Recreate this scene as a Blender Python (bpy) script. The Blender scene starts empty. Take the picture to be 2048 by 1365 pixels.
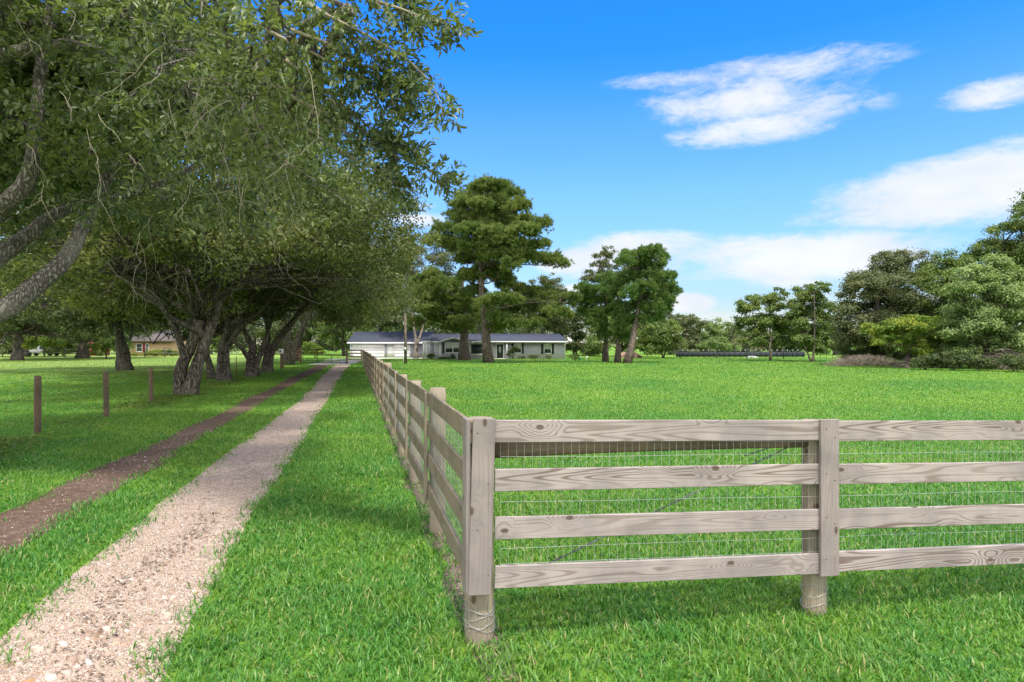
import bpy, bmesh, math, random
import numpy as np
from mathutils import Vector, Matrix

C = bpy.context.scene.collection
SC = bpy.context.scene
rng = np.random.default_rng(11)
random.seed(5)
PI = math.pi

# ------------------------------------------------------------------ camera
F = 1300.0            # focal length in pixels of the 2048 px wide photograph
EYE = 1.87
HZ = 690.0            # horizon row
cam_d = bpy.data.cameras.new('camera')
cam = bpy.data.objects.new('camera', cam_d)
C.objects.link(cam)
cam.location = (0, 0, EYE)
cam.rotation_euler = (math.radians(90), 0, 0)
cam_d.sensor_width = 36
cam_d.lens = 36 * F / 2048
cam_d.shift_y = (HZ - 682.5) / 2048
cam_d.clip_start = 0.05
cam_d.clip_end = 4000
SC.camera = cam

# ------------------------------------------------------------------ light
SUN_TO = Vector((0.10, -0.47, 1.0)).normalized()     # towards the sun: high, behind and right
EXPOSURE = 1.12
SUN_STRENGTH = 2.2
SKY_STRENGTH = 0.15
elev = math.asin(SUN_TO.z)
azim = math.atan2(SUN_TO.x, SUN_TO.y)
sd = bpy.data.lights.new('sun', 'SUN')
sd.energy = SUN_STRENGTH
sd.angle = math.radians(5)
sd.color = (1.0, 0.95, 0.87)
sun = bpy.data.objects.new('sun', sd)
C.objects.link(sun)
sun.location = (20, -30, 60)
sun.rotation_euler = SUN_TO.to_track_quat('Z', 'Y').to_euler()

SC.view_settings.view_transform = 'Standard'
SC.view_settings.look = 'None'
SC.view_settings.exposure = EXPOSURE
SC.view_settings.gamma = 1
SC.render.film_transparent = False
SC.cycles.max_bounces = 7
SC.cycles.diffuse_bounces = 4
SC.cycles.transmission_bounces = 4
SC.cycles.glossy_bounces = 2
SC.cycles.transparent_max_bounces = 6
SC.cycles.use_denoising = True
SC.cycles.use_adaptive_sampling = True
SC.cycles.adaptive_threshold = 0.02
SC.cycles.sample_clamp_indirect = 6


class NT:
    """small helper for node trees"""
    def __init__(s, tree):
        s.t = tree
        s.n = tree.nodes
        s.l = tree.links
        s.n.clear()

    def node(s, typ, **kw):
        nd = s.n.new(typ)
        for k, v in kw.items():
            setattr(nd, k, v)
        return nd

    def put(s, sock, v):
        if isinstance(v, bpy.types.NodeSocket):
            s.l.new(v, sock)
        elif v is not None:
            if sock.type == 'RGBA' and len(v) == 3:
                v = (*v, 1)
            sock.default_value = v

    def math(s, op, a, b=None, c=None, clamp=False):
        nd = s.node('ShaderNodeMath', operation=op, use_clamp=clamp)
        s.put(nd.inputs[0], a)
        if b is not None:
            s.put(nd.inputs[1], b)
        if c is not None:
            s.put(nd.inputs[2], c)
        return nd.outputs[0]

    def vmath(s, op, a, b=None):
        nd = s.node('ShaderNodeVectorMath', operation=op)
        s.put(nd.inputs[0], a)
        if b is not None:
            s.put(nd.inputs[1], b)
        return nd.outputs[0]

    def mix(s, f, a, b, typ='MIX'):
        nd = s.node('ShaderNodeMix', data_type='RGBA', blend_type=typ)
        s.put(nd.inputs[0], f)
        s.put(nd.inputs[6], a)
        s.put(nd.inputs[7], b)
        return nd.outputs[2]

    def noise(s, vec, scale, detail=3, rough=0.55, dist=0.0):
        nd = s.node('ShaderNodeTexNoise')
        if vec is not None:
            s.put(nd.inputs['Vector'], vec)
        nd.inputs['Scale'].default_value = scale
        nd.inputs['Detail'].default_value = detail
        nd.inputs['Roughness'].default_value = rough
        nd.inputs['Distortion'].default_value = dist
        return nd.outputs[0]

    def voro(s, vec, scale, feature='F1', out='Distance'):
        nd = s.node('ShaderNodeTexVoronoi', feature=feature)
        if vec is not None:
            s.put(nd.inputs['Vector'], vec)
        nd.inputs['Scale'].default_value = scale
        return nd.outputs[out]

    def smooth(s, v, a, b, lo=0.0, hi=1.0):
        nd = s.node('ShaderNodeMapRange', interpolation_type='SMOOTHSTEP')
        s.put(nd.inputs[0], v)
        nd.inputs[1].default_value = a
        nd.inputs[2].default_value = b
        nd.inputs[3].default_value = lo
        nd.inputs[4].default_value = hi
        return nd.outputs[0]

    def ramp(s, v, stops):
        nd = s.node('ShaderNodeValToRGB')
        s.put(nd.inputs[0], v)
        e = nd.color_ramp.elements
        while len(e) < len(stops):
            e.new(0.5)
        for el, (p, c) in zip(e, stops):
            el.position = p
            el.color = (*c, 1)
        return nd.outputs[0]


# ------------------------------------------------------------------ world: Nishita sky with clouds by direction
world = bpy.data.worlds.new('World')
SC.world = world
world.use_nodes = True
w = NT(world.node_tree)
sky = w.node('ShaderNodeTexSky', sky_type='NISHITA')
sky.sun_disc = False
sky.sun_elevation = elev
sky.sun_rotation = azim
sky.air_density = 1.0
sky.dust_density = 0.3
sky.ozone_density = 3.0
tc = w.node('ShaderNodeTexCoord')
dirv = tc.outputs['Generated']
sx = w.node('ShaderNodeSeparateXYZ')
w.put(sx.inputs[0], dirv)
az = w.math('ARCTAN2', sx.outputs[0], sx.outputs[1])
el = w.math('ARCSINE', sx.outputs[2])
hs = w.node('ShaderNodeHueSaturation')
hs.inputs['Saturation'].default_value = 1.35
hs.inputs['Value'].default_value = 1.0
w.put(hs.inputs['Color'], sky.outputs[0])
# clear air: deep blue overhead, paler towards the horizon
tint = w.ramp(el, [(0.0, (0.34, 0.345, 0.38)), (0.07, (0.43, 0.43, 0.48)), (0.13, (0.62, 0.59, 0.67)), (0.22, (0.84, 0.75, 0.86)), (0.32, (0.80, 0.79, 1.02)), (0.42, (0.34, 0.74, 1.22)), (0.8, (0.30, 0.8, 1.2))])
clear = w.mix(1.0, hs.outputs[0], tint, 'MULTIPLY')


def azel(px, py):
    x, z = (px - 1024) / F, (HZ - py) / F
    return math.atan2(x, 1), math.atan2(z, math.hypot(1, x))


comb = w.node('ShaderNodeCombineXYZ')
w.put(comb.inputs[0], az)
w.put(comb.inputs[1], w.math('MULTIPLY', el, 2.6))
cv = comb.outputs[0]
warp = w.noise(cv, 9, 6, 0.62, 0.6)
fine = w.noise(cv, 30, 7, 0.68, 0.8)
# cloud banks in the part of the sky ahead: (px, py, half width, half height, amount)
banks = [
    (1560, 145, 215, 32, 0.78), (1330, 160, 135, 17, 0.5), (1480, 205, 210, 36, 0.8), (1660, 220, 110, 26, 0.66),
    (1500, 262, 150, 28, 0.9), (2010, 182, 90, 24, 0.8), (1950, 380, 220, 55, 1.35), (2070, 350, 150, 60, 1.1),
    (1830, 425, 190, 26, 0.75), (1640, 515, 180, 45, 1.35), (1480, 500, 150, 30, 1.0), (1300, 490, 140, 28, 1.15),
    (1780, 490, 130, 24, 0.7), (1590, 562, 90, 16, 0.8), (1160, 525, 90, 32, 1.15), (1140, 580, 70, 14, 0.95),
    (1380, 606, 48, 20, 1.4), (1350, 540, 160, 30, 0.5), (1460, 632, 110, 16, 0.7), (835, 440, 70, 18, 1.0),
    (840, 412, 46, 8, 0.55), (1700, 600, 200, 22, 0.6), (1250, 640, 200, 24, 0.55),
]
total = None
for (px, py, rx, ry, am) in banks:
    a0, e0 = azel(px, py)
    ra, re = rx / F, ry / F
    da = w.math('MULTIPLY', w.math('SUBTRACT', az, a0), 1 / ra)
    de0 = w.math('SUBTRACT', el, e0)
    de = w.math('MULTIPLY', de0, 1 / re)
    q = w.math('ADD', w.math('MULTIPLY', da, da), w.math('MULTIPLY', de, de))
    v = w.math('MULTIPLY', w.math('SUBTRACT', 1.0, w.math('MULTIPLY', q, 0.62), clamp=True), am)
    total = v if total is None else w.math('SMOOTH_MAX', total, v, 0.18)
front = w.math('ADD', total, w.math('MULTIPLY', w.math('SUBTRACT', warp, 0.5), 1.45))
front = w.math('ADD', front, w.math('MULTIPLY', w.math('SUBTRACT', fine, 0.5), 0.75))
front = w.math('MULTIPLY', w.smooth(front, 0.15, 1.05), w.smooth(total, 0.10, 0.34))
# unseen white cloud behind, beside and overhead, added and brightened as neutral fill light
aza = w.math('ABSOLUTE', az)
rest = w.noise(dirv, 2.1, 5, 0.6)
rest = w.math('MULTIPLY', w.smooth(rest, 0.30, 0.50), w.math('MAXIMUM', w.smooth(aza, 0.85, 1.25), w.smooth(el, 0.75, 1.05)))
cl = w.math('MAXIMUM', w.math('MULTIPLY', front, 0.93), w.math('MULTIPLY', rest, 0.9))
shade = w.smooth(w.noise(cv, 5, 3), 0.3, 0.7)
ccol = w.mix(shade, (2.55, 2.7, 2.95), (3.1, 3.15, 3.25))
ccol = w.mix(w.math('MULTIPLY', rest, w.math('SUBTRACT', 1.0, front)), ccol, (7.6, 7.35, 7.0))
final = w.mix(cl, clear, ccol)
bg = w.node('ShaderNodeBackground')
bg.inputs['Strength'].default_value = SKY_STRENGTH
w.put(bg.inputs['Color'], final)
out = w.node('ShaderNodeOutputWorld')
w.l.new(bg.outputs[0], out.inputs[0])


# ------------------------------------------------------------------ geometry helpers
def W(px, py, D):
    """the point at distance D that the photograph shows at pixel (px, py)"""
    return np.array([(px - 1024) / F * D, D, EYE - (py - HZ) / F * D])


def gp(px, py):
    D = F * EYE / (py - HZ)
    return np.array([(px - 1024) / F * D, D, 0.0])


class MB:
    def __init__(s):
        s.v = []
        s.f = []      # arrays (m, k)
        s.n = 0

    def add(s, v, *faces):
        v = np.asarray(v, float).reshape(-1, 3)
        s.v.append(v)
        for f in faces:
            f = np.asarray(f, np.int64)
            if len(f):
                s.f.append(f + s.n)
        s.n += len(v)
        return s

    def box(s, c, size, rz=0.0, M=None):
        c = np.asarray(c, float)
        h = np.asarray(size, float) / 2
        v = np.array([[x, y, z] for x in (-1, 1) for y in (-1, 1) for z in (-1, 1)], float) * h
        if M is not None:
            v = v @ np.asarray(M).T
        elif rz:
            a, b = math.cos(rz), math.sin(rz)
            v = np.stack([v[:, 0] * a - v[:, 1] * b, v[:, 0] * b + v[:, 1] * a, v[:, 2]], 1)
        s.add(v + c, [[0, 1, 3, 2], [4, 6, 7, 5], [0, 4, 5, 1], [2, 3, 7, 6], [0, 2, 6, 4], [1, 5, 7, 3]])
        return s

    def span(s, x0, x1, y0, y1, z0, z1):
        return s.box(((x0 + x1) / 2, (y0 + y1) / 2, (z0 + z1) / 2), (x1 - x0, y1 - y0, z1 - z0))

    def tube(s, pts, rad, seg=8, cap=True, rough=0.0, rr=None):
        pts = np.asarray(pts, float)
        n = len(pts)
        rad = np.broadcast_to(np.asarray(rad, float), (n,))
        t = np.gradient(pts, axis=0)
        t /= np.linalg.norm(t, axis=1, keepdims=True) + 1e-12
        ref = np.array([0.0, 0.0, 1.0]) if abs(t[0][2]) < 0.9 else np.array([1.0, 0.0, 0.0])
        u = np.cross(t[0], ref)
        u /= np.linalg.norm(u)
        us = []
        for i in range(n):
            u = u - t[i] * np.dot(u, t[i])
            u /= np.linalg.norm(u) + 1e-12
            us.append(u)
        us = np.array(us)
        vs = np.cross(t, us)
        a = np.arange(seg) / seg * 2 * PI
        rm = np.ones((n, seg))
        if rough:
            rm = 1 + rough * (rr or rng).normal(size=(1, seg)) + rough * 0.5 * (rr or rng).normal(size=(n, seg))
        ring = pts[:, None, :] + (rad[:, None] * rm)[:, :, None] * (np.cos(a)[None, :, None] * us[:, None, :] + np.sin(a)[None, :, None] * vs[:, None, :])
        i = np.arange(n - 1)[:, None] * seg
        j = np.arange(seg)[None, :]
        k = (j + 1) % seg
        q = np.stack([i + j, i + k, i + seg + k, i + seg + j], -1).reshape(-1, 4)
        s.add(ring, q)
        if cap:
            o = s.n - n * seg
            for base, order in ((o, -1), (o + (n - 1) * seg, 1)):
                s.f.append(np.array([[base + x for x in range(seg)][::order]]))
        return s

    def poly(s, pts):
        s.add(pts, [list(range(len(pts)))])
        return s

    def prism(s, top, dz):
        """a flat polygon given thickness downwards"""
        top = np.asarray(top, float)
        n = len(top)
        bot = top - np.array([0, 0, dz])
        s.add(np.vstack([top, bot]), [list(range(n))], [list(range(2 * n - 1, n - 1, -1))],
              [[i, i + n, (i + 1) % n + n, (i + 1) % n] for i in range(n)])
        return s

    def build(s, name, mat, parent=None, smooth=False):
        V = np.vstack(s.v)
        if parent is not None:
            V = V - np.array(parent['_loc'])
        me = bpy.data.meshes.new(name)
        tot = [f.size for f in s.f]
        nf = [len(f) for f in s.f]
        me.vertices.add(len(V))
        me.vertices.foreach_set('co', V.astype(np.float32).ravel())
        me.loops.add(sum(tot))
        me.loops.foreach_set('vertex_index', np.concatenate([f.ravel() for f in s.f]).astype(np.int32))
        sizes = np.concatenate([np.full(len(f), f.shape[1]) for f in s.f])
        me.polygons.add(sum(nf))
        me.polygons.foreach_set('loop_start', (np.cumsum(sizes) - sizes).astype(np.int32))
        me.polygons.foreach_set('loop_total', sizes.astype(np.int32))
        me.update(calc_edges=True)
        if smooth:
            me.polygons.foreach_set('use_smooth', np.ones(sum(nf), bool))
        me.materials.append(mat)
        o = bpy.data.objects.new(name, me)
        C.objects.link(o)
        if parent is not None:
            o.parent = parent
        return o


def tag(o, label=None, cat=None, group=None, kind=None):
    for k, v in (('label', label), ('category', cat), ('group', group), ('kind', kind)):
        if v:
            o[k] = v
    return o


ROOTS = []


def thing(name, loc, label, cat, group=None):
    o = bpy.data.objects.new(name, None)
    C.objects.link(o)
    o.location = loc
    o.empty_display_size = 0.3
    o['_loc'] = [float(x) for x in loc]
    ROOTS.append(o)
    return tag(o, label, cat, group)


# ------------------------------------------------------------------ materials
def material(name):
    m = bpy.data.materials.new(name)
    m.use_nodes = True
    return m, NT(m.node_tree)


def finish(t, color, rough=0.7, bump=None, bstr=0.3, bdist=0.01, metal=0.0, spec=0.4):
    p = t.node('ShaderNodeBsdfPrincipled')
    t.put(p.inputs['Base Color'], color)
    t.put(p.inputs['Roughness'], rough)
    p.inputs['Metallic'].default_value = metal
    p.inputs['Specular IOR Level'].default_value = spec
    if bump is not None:
        b = t.node('ShaderNodeBump')
        b.inputs['Strength'].default_value = bstr
        b.inputs['Distance'].default_value = bdist
        t.put(b.inputs['Height'], bump)
        t.l.new(b.outputs[0], p.inputs['Normal'])
    o = t.node('ShaderNodeOutputMaterial')
    t.l.new(p.outputs[0], o.inputs[0])
    return p


def plain(name, col, rough=0.6, metal=0.0, var=0.12, scale=3.0):
    m, t = material(name)
    tcn = t.node('ShaderNodeTexCoord')
    n = t.noise(tcn.outputs['Object'], scale, 4, 0.6)
    c2 = tuple(x * (1 - var) for x in col)
    c3 = tuple(min(1, x * (1 + var)) for x in col)
    finish(t, t.mix(t.smooth(n, 0.3, 0.7), c2, c3), rough, n, 0.15, 0.005, metal)
    return m


def leafmat(name, ca, cb, cc, transl=0.35, rough=0.55, nscale=0.5, spec=0.22):
    """ca/cb: two leaf greens mixed leaf by leaf, cc: a third tone in patches"""
    m, t = material(name)
    g = t.node('ShaderNodeNewGeometry')
    tcn = t.node('ShaderNodeTexCoord')
    r = g.outputs['Random Per Island']
    n = t.noise(tcn.outputs['Object'], nscale, 3, 0.6)
    ca, cb, cc = [(a * 1.45, b * 1.35, c * 1.1) for a, b, c in (ca, cb, cc)]
    col = t.mix(r, ca, cb)
    col = t.mix(t.math('MULTIPLY', t.smooth(n, 0.42, 0.66), t.math('POWER', r, 0.7)), col, cc)
    p = t.node('ShaderNodeBsdfPrincipled')
    t.put(p.inputs['Base Color'], col)
    p.inputs['Roughness'].default_value = rough
    p.inputs['Specular IOR Level'].default_value = spec
    tr = t.node('ShaderNodeBsdfTranslucent')
    t.put(tr.inputs[0], t.mix(1.0, col, (1.25, 1.35, 0.6), 'MULTIPLY'))
    mx = t.node('ShaderNodeMixShader')
    mx.inputs[0].default_value = transl
    t.l.new(p.outputs[0], mx.inputs[1])
    t.l.new(tr.outputs[0], mx.inputs[2])
    o = t.node('ShaderNodeOutputMaterial')
    t.l.new(mx.outputs[0], o.inputs[0])
    return m


def barkmat(name, dark, light, sc=9.0, moss=None):
    m, t = material(name)
    tcn = t.node('ShaderNodeTexCoord')
    mp = t.node('ShaderNodeMapping')
    mp.inputs['Scale'].default_value = (1, 1, 0.22)
    t.put(mp.inputs[0], tcn.outputs['Object'])
    nz = t.node('ShaderNodeTexNoise')
    nz.inputs['Scale'].default_value = 3
    t.put(nz.inputs['Vector'], tcn.outputs['Object'])
    vv = t.vmath('ADD', mp.outputs[0], t.vmath('MULTIPLY', nz.outputs[1], (0.22, 0.22, 0.22)))
    v = t.voro(vv, sc, 'DISTANCE_TO_EDGE')
    f = t.noise(mp.outputs[0], sc * 3, 5, 0.65)
    big = t.noise(tcn.outputs['Object'], 1.1, 3)
    h = t.math('ADD', t.math('MULTIPLY', t.smooth(v, 0.0, 0.4), 0.5), t.math('MULTIPLY', f, 1.25))
    col = t.mix(t.smooth(h, 0.55, 1.10), dark, light)
    col = t.mix(t.math('MULTIPLY', t.smooth(big, 0.45, 0.7), 0.35), col, tuple(x * 1.3 for x in light))
    if moss:
        mo = t.noise(tcn.outputs['Object'], 1.7, 4)
        col = t.mix(t.math('MULTIPLY', t.smooth(mo, 0.5, 0.66), 0.6), col, moss)
    finish(t, col, 0.9, h, 0.9, 0.03, spec=0.15)
    return m


def woodmat(name, pale, grey, ring, amount=0.5):
    """weathered sawn board, length along local X, rings and knots"""
    m, t = material(name)
    tcn = t.node('ShaderNodeTexCoord')
    inf = t.node('ShaderNodeObjectInfo')
    off = t.node('ShaderNodeCombineXYZ')
    t.put(off.inputs[0], t.math('MULTIPLY', inf.outputs['Random'], 97.0))
    t.put(off.inputs[2], t.math('MULTIPLY', inf.outputs['Random'], 31.0))
    co = t.vmath('ADD', tcn.outputs['Object'], off.outputs[0])
    mp = t.node('ShaderNodeMapping')
    mp.inputs['Scale'].default_value = (0.40, 2.0, 7.5)
    t.put(mp.inputs[0], co)
    field = t.noise(mp.outputs[0], 1.0, 1.6, 0.35)
    mk = t.node('ShaderNodeMapping')
    mk.inputs['Scale'].default_value = (2.2, 0.6, 4.2)
    t.put(mk.inputs[0], co)
    sk = t.node('ShaderNodeSeparateXYZ')
    t.put(sk.inputs[0], mk.outputs[0])
    k2 = t.node('ShaderNodeCombineXYZ')
    t.put(k2.inputs[0], sk.outputs[0])
    t.put(k2.inputs[1], sk.outputs[2])
    kv = t.node('ShaderNodeTexVoronoi', voronoi_dimensions='2D')
    t.put(kv.inputs['Vector'], k2.outputs[0])
    kv.inputs['Scale'].default_value = 1.0
    kd, kcol = kv.outputs['Distance'], kv.outputs['Color']
    sepk = t.node('ShaderNodeSeparateColor')
    t.put(sepk.inputs[0], kcol)
    hasknot = t.smooth(sepk.outputs[0], 0.42, 0.46)
    bend = t.math('MULTIPLY', t.smooth(kd, 0.42, 0.0), t.math('MULTIPLY', hasknot, 0.24))
    field = t.math('ADD', field, bend)
    rings = t.math('SINE', t.math('MULTIPLY', field, 120.0))
    rings = t.smooth(rings, 0.15, 0.98)
    rmask = t.noise(mp.outputs[0], 0.8, 2)
    rings = t.math('MULTIPLY', rings, t.smooth(rmask, 0.36, 0.62, 0.25, 1.0))
    rings = t.math('MULTIPLY', rings, t.smooth(inf.outputs['Random'], 0.0, 1.0, 0.7, 1.0))
    mf = t.node('ShaderNodeMapping')
    mf.inputs['Scale'].default_value = (1.2, 60, 60)
    t.put(mf.inputs[0], co)
    fibre = t.noise(mf.outputs[0], 1.6, 4, 0.7)
    blotch = t.noise(co, 2.3, 3, 0.6)
    col = t.mix(t.smooth(blotch, 0.35, 0.68), pale, grey)
    col = t.mix(t.math('MULTIPLY', rings, amount), col, ring)
    col = t.mix(t.math('MULTIPLY', t.smooth(fibre, 0.5, 0.75), 0.5), col, tuple(x * 0.5 for x in grey))
    knot = t.math('MULTIPLY', t.smooth(kd, 0.075, 0.04), hasknot)
    col = t.mix(t.math('MULTIPLY', knot, 0.8), col, (0.07, 0.042, 0.028))
    h = t.math('SUBTRACT', fibre, t.math('MULTIPLY', rings, 0.3))
    finish(t, col, 0.8, h, 0.4, 0.003, spec=0.2)
    return m


M = {}
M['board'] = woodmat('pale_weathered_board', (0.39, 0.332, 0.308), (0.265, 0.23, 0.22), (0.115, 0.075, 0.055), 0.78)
M['trim'] = woodmat('grey_weathered_trim', (0.29, 0.247, 0.228), (0.20, 0.175, 0.166), (0.17, 0.12, 0.10), 0.5)
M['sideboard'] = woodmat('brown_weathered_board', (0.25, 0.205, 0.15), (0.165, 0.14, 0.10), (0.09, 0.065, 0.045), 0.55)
M['post'] = woodmat('round_post_wood', (0.34, 0.28, 0.20), (0.22, 0.19, 0.145), (0.14, 0.105, 0.07), 0.35)
M['brace'] = woodmat('dark_brace_wood', (0.20, 0.15, 0.10), (0.13, 0.105, 0.075), (0.08, 0.055, 0.04), 0.5)
M['brownpost'] = woodmat('brown_post_wood', (0.17, 0.115, 0.075), (0.11, 0.085, 0.06), (0.07, 0.05, 0.035), 0.4)
M['wire'] = plain('galvanised_wire', (0.50, 0.50, 0.48), 0.4, 0.5)
M['cable'] = plain('dark_cable', (0.13, 0.14, 0.15), 0.45, 0.4)
M['bark_oak'] = barkmat('oak_bark', (0.030, 0.025, 0.020), (0.19, 0.165, 0.14), 11)
M['bark_near'] = barkmat('oak_bark_near', (0.075, 0.065, 0.055), (0.33, 0.30, 0.26), 22)
M['bark_moss'] = barkmat('mossy_bark', (0.035, 0.03, 0.022), (0.20, 0.18, 0.145), 11, (0.09, 0.12, 0.035))
M['bark_pine'] = barkmat('pine_bark', (0.06, 0.048, 0.04), (0.19, 0.15, 0.125), 6)
M['bark_pale'] = barkmat('pale_bark', (0.085, 0.07, 0.052), (0.21, 0.18, 0.145), 7)
M['twig'] = plain('bare_twig', (0.27, 0.24, 0.165), 0.9)
M['leaf_oak'] = leafmat('oak_leaf', (0.030, 0.050, 0.024), (0.135, 0.180, 0.098), (0.19, 0.235, 0.10), 0.36, 0.38, 0.55, 0.5)
M['leaf_row'] = leafmat('row_oak_leaf', (0.036, 0.052, 0.024), (0.122, 0.150, 0.072), (0.19, 0.21, 0.085), 0.36, 0.55, 0.35)
M['leaf_dark'] = leafmat('dark_leaf', (0.035, 0.060, 0.026), (0.070, 0.10, 0.045), (0.10, 0.125, 0.05), 0.28)
M['leaf_grey'] = leafmat('grey_green_leaf', (0.055, 0.078, 0.042), (0.105, 0.13, 0.072), (0.14, 0.15, 0.085), 0.28)
M['leaf_mid'] = leafmat('mid_green_leaf', (0.048, 0.090, 0.030), (0.118, 0.180, 0.060), (0.165, 0.21, 0.065), 0.32)
M['leaf_pale'] = leafmat('pale_green_leaf', (0.080, 0.135, 0.06), (0.185, 0.265, 0.120), (0.23, 0.31, 0.14), 0.32)
M['leaf_lime'] = leafmat('yellow_green_leaf', (0.06, 0.115, 0.024), (0.135, 0.21, 0.045), (0.24, 0.26, 0.04), 0.36)
M['leaf_pine'] = leafmat('pine_needle', (0.050, 0.092, 0.028), (0.160, 0.225, 0.080), (0.20, 0.25, 0.09), 0.30, 0.6, 0.35)
M['leaf_pine2'] = leafmat('green_pine_needle', (0.052, 0.108, 0.038), (0.120, 0.205, 0.072), (0.16, 0.23, 0.08), 0.30, 0.6, 0.35)
M['brush'] = plain('dead_brush', (0.20, 0.165, 0.13), 0.95, 0, 0.4, 1.2)


# ------------------------------------------------------------------ leaves and limbs
def unit(v):
    return v / (np.linalg.norm(v, axis=-1, keepdims=True) + 1e-12)


def leaf_quads(mb, P, N, L, Wd, r, axis=None, shape='rhomb', fold=0.25):
    """leaves at P with face normal N; lengths L, widths Wd"""
    n = len(P)
    if axis is None:
        axis = r.normal(size=(n, 3))
    a = unit(axis - N * np.sum(axis * N, 1, keepdims=True))
    b = np.cross(N, a)
    L = np.broadcast_to(np.asarray(L, float), (n,))[:, None]
    Wd = np.broadcast_to(np.asarray(Wd, float), (n,))[:, None]
    base = P
    tip = P + a * L - N * L * 0.12
    up = N * Wd * fold
    if shape == 'rhomb':
        l_ = P + a * L * 0.45 + b * Wd * 0.5 + up
        r_ = P + a * L * 0.45 - b * Wd * 0.5 + up
        v = np.stack([base, r_, tip, l_], 1).reshape(-1, 3)
        i = np.arange(n)[:, None] * 4
        mb.add(v, np.hstack([i, i + 1, i + 2]), np.hstack([i, i + 2, i + 3]))
    else:
        l1 = P + a * L * 0.28 + b * Wd * 0.42 + up
        l2 = P + a * L * 0.70 + b * Wd * 0.42 + up
        r1 = P + a * L * 0.28 - b * Wd * 0.42 + up
        r2 = P + a * L * 0.70 - b * Wd * 0.42 + up
        v = np.stack([base, r1, r2, tip, l2, l1], 1).reshape(-1, 3)
        i = np.arange(n)[:, None] * 6
        mb.add(v, np.hstack([i, i + 1, i + 2, i + 3]), np.hstack([i, i + 3, i + 4, i + 5]))


def clump_leaves(mb, cen, rad, n, r, L, Wd, sub=14, flat=0.55, shell=0.6):
    """n leaves in an ellipsoid, gathered in sub-clusters so that light and dark clumps appear"""
    cen = np.asarray(cen, float)
    rad = np.asarray(rad, float)
    d = unit(r.normal(size=(sub, 3)))
    d[:, 2] = np.where(d[:, 2] < -0.3, d[:, 2] * 0.5, d[:, 2])
    u = (1 - shell) * r.random(sub) ** (1 / 3) + shell * r.uniform(0.72, 1.06, sub)
    sc_ = cen + d * rad * u[:, None]
    srad = np.mean(rad) * r.uniform(0.20, 0.42, sub)
    pick = r.choice(sub, n, p=srad ** 2 / np.sum(srad ** 2))
    q = r.normal(size=(n, 3)) * 0.55
    q[:, 2] *= flat
    P = sc_[pick] + q * srad[pick][:, None]
    N = unit(0.55 * unit(q) + 0.35 * d[pick] + np.array([0, 0, 0.55]) + 0.5 * r.normal(size=(n, 3)))
    s = r.uniform(0.7, 1.3, n)
    leaf_quads(mb, P, N, L * s, Wd * s, r)


def limb_curve(p0, p1, r, sag=0.12, wob=0.05, n=6, lift=0.0):
    p0 = np.asarray(p0, float)
    p1 = np.asarray(p1, float)
    t = np.linspace(0, 1, n)[:, None]
    ln = np.linalg.norm(p1 - p0)
    pts = p0 + (p1 - p0) * t
    pts[:, 2] += (np.sin(t[:, 0] * PI)) * ln * sag + lift * t[:, 0] * 0
    w_ = r.normal(size=(n, 3)) * ln * wob * np.sin(t * PI)
    return pts + w_


def trunk_path(base, top, r, n=7, wob=0.03):
    base = np.asarray(base, float)
    top = np.asarray(top, float)
    t = np.linspace(0, 1, n)[:, None]
    ln = np.linalg.norm(top - base)
    p = base + (top - base) * t + r.normal(size=(n, 3)) * ln * wob * np.sin(t * PI) * np.array([1, 1, 0.2])
    p[0, 2] -= 0.15
    return p


def flare(n, r0, r1, k=0.35):
    t = np.linspace(0, 1, n)
    return r0 + (r1 - r0) * t + r0 * k * np.exp(-t * 9)


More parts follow.
